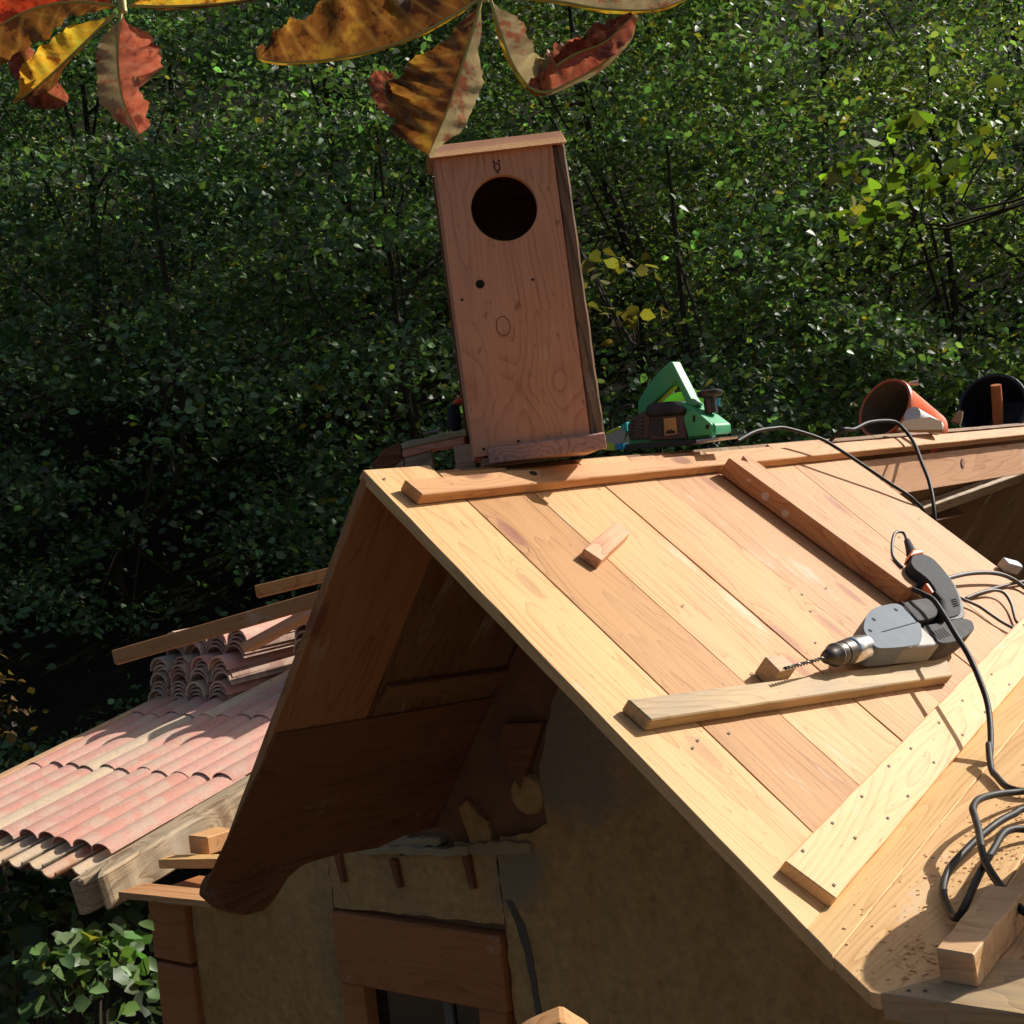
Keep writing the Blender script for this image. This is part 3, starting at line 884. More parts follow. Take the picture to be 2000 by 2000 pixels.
# sloping batten with a notched upper end
b0 = A(1.150, .150, 0.004); b1 = A(1.222, .648, .004)
ln = (b1 - b0).length
poly = [(0, 0), (ln, 0), (ln + .01, .05), (ln + .005, .098), (-.012, .102), (-.022, .075), (.0, .062), (-.028, .012), (-.03, 0)]
o = prism('batten', jag(poly, .05, .0008), 0, .047, frame(b0, b1 - b0, NA), M_['pine_pink'], None, .002)
thing(o, 'thick notched timber running down the boards with white plaster spots on its side', 'batten', 'loose battens on the roof')
sp = plain('plaster_spot', (.62, .50, .40), .95, var=.3, scale=60)
for d, z, r in ((.045, .030, .006), (.10, .022, .011), (.165, .017, .011)):
    b = bmesh.new(); bmesh.ops.create_icosphere(b, subdivisions=2, radius=1)
    for v in b.verts: v.co = Vector((v.co.x * r * random.uniform(.7, 1.2), v.co.y * .0015, v.co.z * r * random.uniform(.8, 1.2)))
    mesh_obj('plaster_spot', b, frame(b0, b1 - b0, NA) @ Matrix.Translation((d, -.0006, z)), sp, o)
# small offcuts
o = bar('offcut', A(.313, .329), A(.350, .349), NA, .001, .024, .21, M_['pine_pink'], None, .0015, (.002, -.01))
bpy.data.objects.remove(o)
Mo = frame(A(.331, .340, .001), A(.535, .287) - A(.350, .349), NA)
o = prism('offcut', jag([(0, -.021), (.19, -.018), (.20, .020), (0, .021)], .04, .0006), 0, .022, Mo, M_['block'], None, .0015)
thing(o, 'small square offcut lying alone in the middle of the boards', 'wood offcut')
Mo = frame(A(.452, .742, .001), YD + UA * .15, NA)
o = prism('offcut', [(0, 0), (.06, .004), (.058, .040), (0, .042)], 0, .042, Mo, M_['batten_old'], None, .0015)
thing(o, 'wood offcut half hidden behind the batten at the drill tip', 'wood offcut')
# scrap block on the low roof
P4 = [(1.098, -.153), (1.150, -.158), (1.146, .06), (1.092, .065)]
cx, cy = 1.118, -.07
Ms = frame(B(cx, cy, .001), (1, 0, 0), BN)
o = prism('wood_block', jag([(p[0] - cx, p[1] - cy) for p in P4], .03, .0012), 0, .045, Ms, M_['block'], None, .002)
thing(o, 'pinkish block of timber on the low roof beside the cable loops', 'wood block')

# ================================================================== NEST BOX
NB = Vector((.018, .418, 3.014))
wx = Vector((math.sin(R(48.0)), math.cos(R(48.0)), 0))      # along the front
wy = Vector((-wx.y, wx.x, 0))                                # into the box
nb = empty('nest_box', NB, 'tall wooden bird nest box with a large round hole standing on the ridge', 'nest box')
MN = Matrix(((wx.x, wy.x, 0, NB.x), (wx.y, wy.y, 0, NB.y), (0, 0, 1, NB.z), (0, 0, 0, 1))) @ Matrix.Rotation(R(-1.0), 4, 'Y')
X0, X1, H = -.074, .206, .634


def front_panel():
    b = bmesh.new()
    hx, hz, hr = .058, .515, .0705
    NSEG = 40
    # outer outline points matched to hole angles
    def outer(a):
        d = Vector((math.cos(a), math.sin(a)))
        ts = []
        if d.x > 1e-6: ts.append((X1 - .030 - hx) / d.x)
        if d.x < -1e-6: ts.append((X0 - hx) / d.x)
        if d.y > 1e-6: ts.append((H - hz) / d.y)
        if d.y < -1e-6: ts.append((0 - hz) / d.y)
        t = min(ts); return (hx + d.x * t, hz + d.y * t)
    angs = sorted([2 * math.pi * k / NSEG for k in range(NSEG)] + [math.atan2(zz - hz, xx - hx) % (2 * math.pi) for xx in (X0, X1 - .030) for zz in (0, H)])
    rings = []
    for y in (0, .022):
        ro = [b.verts.new((outer(a)[0], y, outer(a)[1])) for a in angs]
        ri = [b.verts.new((hx + hr * math.cos(a), y, hz + hr * math.sin(a) * 1.0)) for a in angs]
        rings.append((ro, ri))
    n = len(angs)
    for i in range(n):
        j = (i + 1) % n
        for y in (0, 1):
            ro, ri = rings[y]
            b.faces.new((ro[i], ro[j], ri[j], ri[i]))
        b.faces.new((rings[0][0][i], rings[0][0][j], rings[1][0][j], rings[1][0][i]))
        b.faces.new((rings[0][1][i], rings[0][1][j], rings[1][1][j], rings[1][1][i]))
    # grain runs up the board: rotate so that local x = up
    Rm = Matrix(((0, 0, 1, 0), (0, 1, 0, 0), (-1, 0, 0, 0), (0, 0, 0, 1)))
    b.transform(Rm)
    return mesh_obj('front_panel', b, MN @ Rm.inverted(), M_['larch'], nb)


fp = front_panel()
def nprism(name, poly, y0, y1, mat, bev=.0015, parent=nb):
    """poly in (x, z) on the front of the box; local x of the object = up"""
    Mx = MN @ Matrix(((0, 1, 0, 0), (0, 0, 1, 0), (1, 0, 0, 0), (0, 0, 0, 1)))
    return prism(name, [(p[1], p[0]) for p in poly], y0, y1, Mx, mat, parent, bev)
nprism('waney_edge', jag([(X1 - .0295, 0), (X1 + .002, 0.0), (X1 - .002, H), (X1 - .0295, H)], .03, .0012), .002, .024, M_['bark'], .004)
prism('side_panel', [(.022, -.005), (.022, .644), (.06, .658), (.256, .668), (.256, -.005)], X0, X0 + .022, MN @ Matrix(((0, 0, 1, 0), (1, 0, 0, 0), (0, 1, 0, 0), (0, 0, 0, 1))), M_['larch'], nb, .002)
prism('side_panel', [(.0245, .0), (.0245, .644), (.06, .658), (.256, .668), (.256, .0)], X1 - .024, X1 - .002, MN @ Matrix(((0, 0, 1, 0), (1, 0, 0, 0), (0, 1, 0, 0), (0, 0, 0, 1))), M_['larch'], nb, .002)
box('back_panel', ((X0 + X1) / 2, .268, .33), (.29, .022, .66), M_['brown'], nb, .002, MN)  # darker timber than the other panels, painting in the shade inside the box
# top board, its front sawn off at a slant
Mt = MN @ Matrix(((0, 0, 1, 0), (1, 0, 0, 0), (0, 1, 0, 0), (0, 0, 0, 1)))
prism('top_board', [(-.014, .634), (.074, .682), (.29, .70), (.29, .672), (.06, .66), (.0, .6345)], -.086, .207, Mt, M_['pine_pink'], nb, .0015)
prism('floor_board', [(-.016, -.018), (-.016, .014), (.0, .018), (.0, -.018)], X0 + .030, X1 + .0, Mt, M_['larch_edge'], nb, .0012)
box('floor_board', ((X0 + X1) / 2, .13, -.012), (.245, .235, .016), M_['larch_edge'], nb, .001, MN)
# drilled holes, screw marks, the ring of a knot
def disc(x, z, r, mat, name, y=-.0006, n=16, sx=1.0):
    nprism(name, [(x + r * sx * math.cos(2 * math.pi * k / n), z + r * math.sin(2 * math.pi * k / n)) for k in range(n)], y, y + .0004 if y < 0 else y, mat, 0)
disc(-.0155, .3595, .0118, M_['block'], 'drilled_hole', -.0006)
disc(-.014, .361, .0095, M_['hole'], 'drilled_hole', -.0012)
disc(.098, .357, .003, M_['hole'], 'screw_mark'); disc(-.056, .333, .003, M_['hole'], 'screw_mark')
disc(.023, .022, .003, M_['hole'], 'screw_mark'); disc(-.052, .015, .003, M_['hole'], 'screw_mark')
def ring(x, z, rx, rz, w, name, mat, y=-.0008, n=20, M=None):
    b = bmesh.new()
    for k in range(n):
        a0, a1 = 2 * math.pi * k / n, 2 * math.pi * (k + 1) / n
        q = []
        for a, f in ((a0, 1), (a1, 1), (a1, 0), (a0, 0)):
            q.append(b.verts.new((x + (rx - (0 if f else w)) * math.cos(a), y, z + (rz - (0 if f else w)) * math.sin(a))))
        b.faces.new(q)
    bmesh.ops.remove_doubles(b, verts=b.verts, dist=1e-5)
    return mesh_obj(name, b, MN, mat, nb)
ring(.058, .515, .0722, .0722, .0017, 'hole_rim', plain('lit_cut_wood', (.62, .36, .17), .7), -.0006, 40)  # pale cut edge of the hole, with its lit look painted in
kr = plain('knot_line', (.20, .085, .045), .7)
ring(.023, .267, .0155, .0215, .0018, 'knot', kr)
ink = plain('dark_ink', (.045, .028, .02), .8)
ring(.054, .602, .0075, .009, .0030, 'marking', ink)
disc(.0485, .6135, .0027, ink, 'marking'); disc(.0595, .6140, .0027, ink, 'marking'); disc(.054, .5905, .0024, ink, 'marking')

# ================================================================== OLD TRESTLE BEHIND THE RIDGE
tb = Vector((-.30, .42, 2.96))
tr = empty('trestle', tb, 'old mossy board on short grey posts behind the ridge, left of the nest box', 'trestle')
tx = Vector((.777, .63, 0)); ty = Vector((-.63, .777, 0))
MT = Matrix(((tx.x, ty.x, 0, -.25), (tx.y, ty.y, 0, .42), (0, 0, 1, 3.0), (0, 0, 0, 1)))
MTZ = MT @ Matrix(((1, 0, 0, 0), (0, 0, 1, 0), (0, 1, 0, 0), (0, 0, 0, 1)))
moss = plain('mossy_board', (.42, .36, .22), .95, var=.4, scale=40, bump=.8, dirt=(.20, .20, .08))
prism('top_board', jag([(-.03, .068), (.04, .078), (.118, .084), (.118, .068), (.04, .062), (-.03, .054)], .02, .002), 0, .12, MTZ, moss, tr, .003)
prism('top_board', jag([(-.03, .0535), (.04, .0615), (.112, .0675), (.11, .050), (.04, .046), (-.03, .036)], .02, .001), .002, .10, MTZ, M_['larch'], tr, .002)
prism('rotten_end', jag([(-.105, .03), (-.07, .06), (-.032, .072), (-.032, .034), (-.05, .02), (-.075, .015), (-.10, .005)], .015, .004), .004, .08, MTZ, M_['brown'], tr, .004)
prism('post', [(-.075, -.12), (-.03, -.12), (-.03, .035), (-.075, .022)], .01, .05, MTZ, M_['old'], tr, .002)
prism('post', [(-.028, -.12), (.035, -.12), (.036, .045), (-.028, .035)], .008, .05, MTZ, M_['old'], tr, .002)
prism('post', [(.085, -.12), (.135, -.12), (.13, .048), (.087, .048)], -.02, .03, MTZ, M_['old'], tr, .002)
# dark tool with an orange end standing on it
tt = empty('hand_tool', MT @ Vector((.09, .05, .085)), 'dark tool handle with an orange end behind the nest box', 'tool')
tube('grip', [MT @ Vector(p) for p in ((.085, .06, .086), (.092, .06, .11), (.094, .06, .135), (.09, .06, .143))], [.016, .017, .014, .010], M_['cable'], tt, 10)
tube('end_cap', [MT @ Vector(p) for p in ((.094, .06, .146), (.104, .06, .153), (.116, .06, .153))], [.004, .008, .005], plain('orange_plastic', (.75, .10, .03), .35, bump=0), tt, 10)
o = tube('screwdriver_bit', [MT @ Vector(p) for p in ((.018, .05, .088), (.045, .05, .090), (.055, .05, .0915))], [.002, .002, .005], plain('bit_steel', (.30, .22, .32), .25, .9, bump=0), None, 8)
tag(o, 'small shiny bit lying on the mossy board', 'screwdriver bit')

# ================================================================== GREEN PLANER
green = plain('green_plastic', (.060, .40, .18), .5, spec=.3, var=.10, bump=.05, dirt=(.20, .26, .14), dirt_amt=.30)
pblack = plain('black_plastic', (.022, .020, .019), .4, var=.2, bump=.05, dirt=(.09, .075, .06), dirt_amt=.5)
brn = plain('dusty_black_plastic', (.075, .05, .04), .5, var=.25, dirt=(.16, .11, .08), dirt_amt=.5)
steel = plain('sole_steel', (.55, .52, .52), .3, .9, bump=.05)
lime = plain('lime_plastic', (.56, .76, .04), .45, bump=.05)
PHI = R(92)
PO = Vector((.0, 1.13, 3.0)); PA = Vector((math.sin(PHI), math.cos(PHI), 0)); PNV = Vector((PA.y, -PA.x, 0))
MP = Matrix(((PA.x, 0, PNV.x, PO.x), (PA.y, 0, PNV.y, PO.y), (0, 1, 0, PO.z), (0, 0, 0, 1)))      # local x along the planer, y up, z out of its near side
pn = empty('planer', PO + Vector((0, .045, .004)), 'green electric hand planer standing across the ridge with its handle up', 'planer')


def pp(name, poly, x0, x1, mat, bev=.004, seg=2, parent=pn):
    return prism(name, poly, x0, x1, MP, mat, parent, bev, seg, False)


pp('sole_plate', [(-0.1785, 0.0111), (0.0003, 0.0022), (0.0451, 0.0025), (0.0463, 0.0117), (0.0149, 0.0153), (-0.1731, 0.0252)], -.086, .0, pblack, .001)
pp('sole_plate', [(0.0468, 0.0037), (0.1141, 0.0039), (0.1180, 0.0101), (0.0480, 0.0121)], -.088, .002, steel, .0015)
pp('body', [(-0.1723, 0.0188), (-0.1597, 0.0770), (-0.1362, 0.0935), (-0.0863, 0.1132), (-0.0041, 0.1132), (0.0357, 0.0985), (0.0668, 0.0705), (0.0591, 0.0129), (0.0019, 0.0141)], -.080, -.010, green, .008, 3)
pp('front_housing', [(0.0395, 0.0793), (0.0672, 0.0732), (0.1038, 0.0426), (0.1019, 0.0191), (0.0314, 0.0188)], -.082, -.006, green, .005, 2)
pp('side_housing', [(0.0161, 0.0716), (0.0344, 0.0886), (0.0529, 0.0843), (0.0701, 0.0715), (0.0979, 0.0455), (0.0969, 0.0191), (0.0253, 0.0208)], -.02, .003, green, .005, 2)
pp('motor_cover', [(-0.1577, 0.0740), (-0.1399, 0.0912), (-0.0977, 0.1037), (-0.0836, 0.0841), (-0.0937, 0.0305), (-0.1597, 0.0354)], -.02, .002, brn, .005, 2)
pp('belt_cover', [(-0.0942, 0.1046), (-0.0859, 0.1159), (-0.0687, 0.1204), (-0.0101, 0.1167), (0.0252, 0.0919), (0.0172, 0.0795), (-0.0143, 0.0857), (-0.0473, 0.0836), (-0.0896, 0.0890)], -.075, .008, pblack, .006, 2)
pp('side_panel', [(-0.0880, 0.0888), (0.0172, 0.0800), (0.0183, 0.0168), (-0.0967, 0.0260)], -.02, -.002, brn, .003, 1)
pp('side_panel', [(-0.0824, 0.0807), (-0.0455, 0.0771), (-0.0516, 0.0325), (-0.0846, 0.0405)], -.0018, .0008, pblack, .001, 1)
lab = pp('label', [(-0.0433, 0.0763), (-0.0059, 0.0757), (-0.0069, 0.0327), (-0.0459, 0.0332)], -.0018, -.0008, plain('yellow_sticker', (.55, .36, .12), .6, var=.2, scale=80), 0)
pp('print', [(-0.0412, 0.0367), (-0.0405, 0.0421), (-0.0343, 0.0467), (-0.0298, 0.0435), (-0.0252, 0.0484), (-0.0207, 0.0432), (-0.0151, 0.0436), (-0.0116, 0.0386), (-0.0121, 0.0352)], -.0006, -.0002, ink, 0, 1, lab)
for q in ([(-0.1533, 0.0444), (-0.1414, 0.0443), (-0.1409, 0.0476), (-0.1528, 0.0476)], [(-0.1501, 0.0528), (-0.1381, 0.0528), (-0.1377, 0.0561), (-0.1496, 0.0561)], [(-0.1468, 0.0613), (-0.1349, 0.0613), (-0.1345, 0.0645), (-0.1464, 0.0646)], [(-0.1436, 0.0698), (-0.1317, 0.0697), (-0.1313, 0.0730), (-0.1432, 0.0730)], [(-0.1404, 0.0782), (-0.1285, 0.0782), (-0.1281, 0.0814), (-0.1399, 0.0815)],
          [(-0.1176, 0.0443), (-0.1065, 0.0444), (-0.1061, 0.0476), (-0.1172, 0.0476)], [(-0.1136, 0.0543), (-0.1025, 0.0543), (-0.1020, 0.0576), (-0.1131, 0.0575)], [(-0.1148, 0.0649), (-0.1037, 0.0649), (-0.1032, 0.0682), (-0.1143, 0.0682)], [(-0.1107, 0.0749), (-0.0996, 0.0749), (-0.0992, 0.0781), (-0.1103, 0.0781)], [(-0.1119, 0.0855), (-0.1009, 0.0854), (-0.1004, 0.0887), (-0.1115, 0.0887)]):
    pp('vent_slot', q, .0022, .0027, M_['hole'], 0, 1)
pp('vent_slot', [(0.0461, 0.0571), (0.0530, 0.0568), (0.0552, 0.0733), (0.0482, 0.0729)], .0032, .0037, M_['hole'], 0, 1)
pp('vent_slot', [(0.0815, 0.0347), (0.0909, 0.0349), (0.0923, 0.0456), (0.0829, 0.0452)], .0032, .0037, M_['hole'], 0, 1)
# handle: a broad rear bar and a thin front bar meeting at the top
pp('handle', [(-0.1388, 0.0993), (-0.1326, 0.1317), (-0.0988, 0.1683), (-0.0580, 0.1979), (-0.0256, 0.2180), (-0.0141, 0.2190), (0.0340, 0.1095), (0.0498, 0.0967), (0.0168, 0.1010), (-0.0095, 0.1692), (-0.0257, 0.1580), (-0.0852, 0.1212), (-0.0980, 0.1010)], -.062, -.022, green, .005, 3)
pp('trigger', [(-0.0853, 0.1204), (-0.0296, 0.1531), (-0.0226, 0.1562), (-0.0287, 0.1476), (-0.0754, 0.1199)], -.05, -.034, lime, .001)
mk = MP @ Matrix.Translation((0.0694, 0.0849, -.05)) @ Matrix.Rotation(-math.pi / 2, 4, 'X')
b = bmesh.new(); lathe(b, [(.017, -.01), (.017, .02), (.016, .028), (.030, .033), (.033, .040), (.032, .046), (.024, .049)], 20)
mesh_obj('depth_knob', b, mk, pblack, pn, True)
pp('knob_mark', [(0.0970, 0.0898), (0.1056, 0.0887), (0.1113, 0.1079), (0.1027, 0.1090)], -.034, -.030, plain('blue_mark', (.02, .35, .6), .4, bump=0), 0)
tube('power_cord', crom([MP @ Vector(p) for p in ((-0.1682, 0.1241, -.05), (-0.2032, 0.1231, -.05), (-0.2328, 0.1127, -.05), (-0.2547, 0.0956, -.06), (-0.2687, 0.0601, -.08))], 6), .0055, M_['cable'], pn)
# lime and blue packet behind it, lime case behind the handle
bg_ = empty('packet', Vector((-.16, 1.16, 3.0)), 'crumpled lime and turquoise plastic packet between nest box and planer', 'packet')
clear = plain('dusty_clear_plastic', (.38, .44, .40), .25, bump=.3)
def pq(name, poly, x0, x1, mat, par): return prism(name, jag(poly, .015, .0015), x0, x1, MP, mat, par, .002, 1)
pq('pouch', [(-0.2546, 0.0370), (-0.2456, 0.0628), (-0.1983, 0.0741), (-0.1794, 0.0606), (-0.1960, 0.0163), (-0.2412, 0.0185)], -.05, -.02, clear, bg_)
pq('corner_band', [(-0.1969, 0.0740), (-0.1740, 0.0838), (-0.1748, 0.0587), (-0.1787, 0.0550)], -.049, -.018, plain('turquoise_film', (.03, .50, .50), .35, bump=.1), bg_)
pq('corner_band', [(-0.2550, 0.0179), (-0.2203, 0.0135), (-0.2197, 0.0309), (-0.2546, 0.0385)], -.049, -.017, lime, bg_)
pq('corner_band', [(-0.2189, 0.0134), (-0.1936, 0.0123), (-0.1911, 0.0299), (-0.2155, 0.0304)], -.049, -.016, plain('blue_film', (.02, .32, .62), .35, bump=.1), bg_)
pq('corner_band', [(-0.2449, 0.0564), (-0.2431, 0.0646), (-0.1977, 0.0749), (-0.1987, 0.0683)], -.049, -.017, lime, bg_)
o = prism('plastic_case', [(-0.1454, 0.1000), (-0.1380, 0.1287), (-0.0918, 0.1430), (-0.0512, 0.1458), (0.0186, 0.1389), (0.0227, 0.1334), (0.0113, 0.0965), (-0.0165, 0.0835)], -.16, -.11, MP, lime, None, .006, 2)
tag(o, 'lime green plastic case showing behind the planer handle', 'case')

# ================================================================== DRILL
dg = plain('drill_grey_paint', (.145, .175, .205), .65, spec=.12, var=.08, scale=20, bump=.04, dirt=(.30, .30, .27), dirt_amt=.25)
dd = plain('drill_dark_plastic', (.045, .043, .046), .7, spec=.12, var=.2, scale=40, bump=.12, dirt=(.13, .11, .10), dirt_amt=.45)
dh = plain('drill_grip_rubber', (.026, .029, .036), .75, var=.25, scale=140, bump=.35, spec=.2, dirt=(.06, .06, .06), dirt_amt=.35)
dl = plain('drill_metal', (.25, .24, .22), .6, .15, spec=.2, var=.15, bump=.08, dirt=(.16, .13, .10), dirt_amt=.6)
dk = plain('chuck_steel', (.085, .075, .065), .42, .8, var=.3, scale=60, bump=.1)
org = plain('orange_plastic_collar', (.70, .16, .05), .45, bump=.05)
dr = empty('drill', A(.95, .80, .027), 'grey and black power drill lying on its side with the grip pointing up the roof', 'drill')
DC = A(.95, .76, 0)
MD = frame(DC, YD, NA)     # local x = along u, local y = up-slope?, z = off the roof
def uv(p): return (p[0] - .95, -(p[1] - .76))
def rnd(poly, k=4):
    n = len(poly); out = []
    P = [Vector((p[0], p[1])) for p in poly]
    for i in range(n):
        a, b, c = P[i - 1], P[i], P[(i + 1) % n]
        f = .32
        p, q = b.lerp(a, f), b.lerp(c, f)
        for j in range(k):
            t = j / (k - 1)
            out.append(tuple(p * (1 - t) ** 2 + b * 2 * t * (1 - t) + q * t * t))
    return out
def dp(name, poly, h0, h1, mat, bev=.008, seg=3, parent=dr):
    if seg > 2: poly = rnd(poly)
    return prism(name, [uv(p) for p in poly], h0, h1, MD, mat, parent, bev, seg, False)
# check the handedness of the frame once: y axis must run up the slope
if (MD.to_3x3() @ Vector((0, 1, 0))).dot(UA) > 0:
    raise ValueError('drill frame flipped')
front = [(.784, .735), (.842, .709), (.916, .692), (1.036, .699), (1.010, .765), (1.016, .770), (.960, .802), (.917, .817), (.834, .806), (.750, .790), (.762, .761)]
dp('gear_housing', front, .030, .080, dg, .018, 3)
dp('gear_housing', [(.84, .806), (.93, .772), (1.016, .772), (1.0, .834), (.917, .8195)], .027, .077, dl, .006, 2)
dp('motor_housing', [(1.028, .700), (1.192, .713), (1.181, .738), (1.111, .768), (1.010, .765)], .03, .082, dd, .012, 3)
dp('motor_housing', [(1.010, .772), (1.111, .781), (1.227, .789), (1.250, .806), (1.216, .829), (1.11, .841), (1.004, .833)], .027, .076, dd, .012, 3)
dp('grip', [(1.345, .580), (1.405, .582), (1.425, .604), (1.410, .641), (1.372, .692), (1.315, .738), (1.232, .782), (1.125, .776), (1.180, .744), (1.250, .702), (1.278, .668), (1.282, .648), (1.278, .622), (1.295, .600)], .036, .078, dh, .016, 3)
dp('grip_back', [(1.424, .630), (1.384, .696), (1.323, .744), (1.245, .792), (1.15, .780), (1.19, .757), (1.27, .738), (1.345, .69), (1.395, .63)], .034, .074, plain('drill_grey_shell', (.075, .082, .08), .6, spec=.25, dirt=(.12, .11, .10)), .008, 3)
dp('collar', [(1.383, .561), (1.432, .567), (1.416, .5815), (1.338, .5785)], .042, .078, org, .005, 2)
ctr = lambda u, v, h: A(u, v, h)
tube('cord_boot', [ctr(1.396, .567, .06), ctr(1.420, .545, .062), ctr(1.447, .521, .064)], [.015, .011, .008], dd, dr, 12)
tube('hanging_loop', crom([ctr(*p) for p in ((1.446, .522, .064), (1.470, .500, .066), (1.470, .489, .066), (1.440, .488, .066), (1.405, .499, .064), (1.355, .524, .06), (1.313, .554, .055), (1.296, .590, .055))], 6), .0042, M_['cable_grey'], dr)
dp('trigger', [(1.263, .665), (1.286, .667), (1.252, .700), (1.238, .700)], .05, .072, org, .003, 2)
# cylinders along the drill axis
ax0 = A(.733, .762, .058); axd = (A(.415, .748, .056) - A(.78, .765, .058)).normalized()
mc = frame(ax0, axd.orthogonal(), axd)
b = bmesh.new(); lathe(b, [(.026, -.03), (.027, 0), (.027, .028), (.025, .030)], 24)
mesh_obj('silver_collar', b, mc, plain('bare_aluminium', (.68, .68, .68), .25, .95, bump=.05), dr, True)
b = bmesh.new(); lathe(b, [(.020, .030), (.020, .036), (.0255, .038), (.0245, .064), (.0215, .0645), (.0215, .068), (.0238, .0685), (.0238, .092), (.0215, .095), (.0175, .112), (.0125, .128), (.0075, .130)], 24)
ch = mesh_obj('chuck', b, mc, dk, dr, True)
b = bmesh.new(); lathe(b, [(.0236, .0885), (.0242, .0895), (.0242, .0915), (.022, .0925)], 24)
mesh_obj('chuck_ring', b, mc, dl, ch, True)
b = bmesh.new()
ptsb = [mc @ Vector((0, 0, .12 + .0025 * k)) for k in range(67)]
base = ptsb[0]
for ph in (0, math.pi):
    hel = [Vector((.0022 * math.cos(k * .7 + ph), .0022 * math.sin(k * .7 + ph), .122 + .0025 * k)) for k in range(67)]
    bm_tube(b, hel, .0020, 6)
mesh_obj('drill_bit', b, mc, dk, dr, True)
# badge, vents, rim
bd = plain('badge_brown', (.12, .05, .03), .5, bump=0)
dp('badge', [(.862, .812), (.905, .790), (.950, .785), (.965, .797), (.958, .812), (.917, .8165)], .0772, .0776, bd, 0)
mb = [(.911 + .020 * math.cos(k * math.pi / 8) + .012 * math.sin(k * math.pi / 8), .798 + .0115 * math.sin(k * math.pi / 8)) for k in range(16)]
dp('badge', mb, .0777, .0783, org, 0)
for k in range(5):
    u = 1.030 + .014 * k
    dp('vent_slot', [(u, .795), (u + .008, .796), (u + .000, .822), (u - .008, .821)], .0762, .0767, M_['hole'], 0)
for k in range(4):
    v = .735 + .006 * k; u = 1.262 - .008 * k
    dp('vent_slot', [(u, v), (u + .032, v + .002), (u + .030, v + .0045), (u - .002, v + .0025)], .0802, .0812, M_['hole'], 0)
for u, v in ((.86, .722), (.985, .716), (.80, .745)):
    dp('screw', [(u + .006 * math.cos(k * math.pi / 5), v + .005 * math.sin(k * math.pi / 5)) for k in range(10)], .0802, .0807, M_['hole'], 0, 1)
dp('seam_line', [(.835, .756), (1.005, .762), (1.005, .7645), (.835, .7585)], .0802, .0806, M_['hole'], 0, 1)
dp('seam_strap', [(1.010, .762), (1.038, .700), (1.045, .7005), (1.017, .764)], .06, .0835, M_['hole'], .001, 1)
dp('wrist_strap', [(1.19, .708), (1.205, .712), (1.192, .742), (1.122, .786), (1.108, .778), (1.175, .738)], .05, .096, M_['hole'], .003, 1)

# ================================================================== CABLES
def cable(pts, label, r=.006, mat='cable', k=8, name='cable'):
    pts = crom(pts, k)
    o = tube(name, pts, r, M_[mat])
    return tag(o, label, 'cable')


cable([A(1.30, .05, .045), A(1.40, .035, .06), A(1.49, .036, .068), A(1.55, .046, .072), A(1.66, .095, .07), A(1.716, .14, .062), A(1.79, .205, .045), A(1.86, .268, .028), A(1.925, .335, .012), A(1.97, .38, -.03), A(2.0, .42, -.2)],
      'black planer cord arching from the ridge down over the far edge of the boards', .0052)
cable([L(2.0, .12, .02), A(1.90, .045, .045), A(1.982, .050, .056), A(2.095, .039, .070), A(2.274, .037, .066), A(2.316, .068, .055), A(2.277, .131, .05), A(2.175, .215, .045), A(2.055, .31, .04), A(1.975, .395, .0), A(1.94, .47, -.08), A(1.93, .52, -.2)],
      'black cable looping over the ridge beam into the open bay', .0058)
cable([A(1.099, .690, .099), A(1.100, .716, .106), A(1.100, .742, .11), A(1.066, .788, .11), A(1.016, .844, .11), A(.973, .899, .108), A(.920, .958, .10), A(.871, 1.006, .09), A(.80, 1.055, .075), A(.735, 1.092, .06),
       B(.846, .76, .03), B(.88, .67, .012), B(.903, .632, .010), B(.935, .584, .010), B(.958, .566, .010), B(.985, .560, .010), B(1.10, .57, .010)],
      'thick grey cable crossing over the drill and down to the low roof', .0062)
cable([A(1.36, .645, .028), A(1.42, .640, .030), A(1.5, .641, .030), A(1.632, .647, .032), A(1.741, .662, .032), A(1.818, .68, .028), A(1.871, .703, .02), A(1.90, .73, .012), A(1.90, .80, .01), A(1.85, .9, .012)],
      'dusty grey cable running right from behind the drill grip', .0060, 'cable_grey')
cable([A(1.38, .655, .010), A(1.483, .681, .014), A(1.509, .71, .015), A(1.536, .739, .015), A(1.543, .777, .015), A(1.557, .811, .014), A(1.584, .853, .016), A(1.62, .93, .03)],
      'thin dark cable running down right of the drill to the trim plank', .0042, 'cable_grey')
cable([A(1.951, .712, .012), A(1.86, .705, .010), A(1.778, .7, .008), A(1.637, .697, .007), A(1.545, .700, .007), A(1.622, .702, .014), A(1.697, .71, .018), A(1.729, .73, .020), A(1.708, .764, .016), A(1.668, .793, .012), A(1.63, .82, .012), A(1.60, .86, .03)],
      'thin dark cord making a small loop at the right edge', .0042, 'cable_grey')
# coil of black cable on the low roof
cable([B(1.05, .60, .012), B(.985, .53, .02), B(.965, .47, .035), B(.960, .40, .05), B(.975, .33, .06), B(.993, .29, .058), B(1.016, .241, .055), B(1.046, .17, .05), B(1.069, .127, .045), B(1.106, .073, .04), B(1.135, .037, .035), B(1.17, .01, .03), B(1.25, .0, .02)],
      'black cable curving in a wide arc over the sawdust', .0062)
bpy.data.objects['cable.006'].name = 'cable'
cable([B(1.10, .50, .014), B(1.017, .461, .016), B(1.008, .412, .022), B(1.001, .36, .026), B(.995, .294, .026), B(.990, .236, .022), B(.988, .181, .018), B(.995, .135, .014), B(1.008, .095, .012), B(1.033, .048, .012), B(1.055, .014, .014), B(1.068, .006, .022), B(1.069, .033, .030),
       B(1.062, .083, .034), B(1.051, .16, .036), B(1.04, .228, .032), B(1.028, .305, .028), B(1.031, .345, .022), B(1.05, .37, .014), B(1.12, .40, .012)],
      'black cable in a narrow hairpin loop on the low roof', .0062)
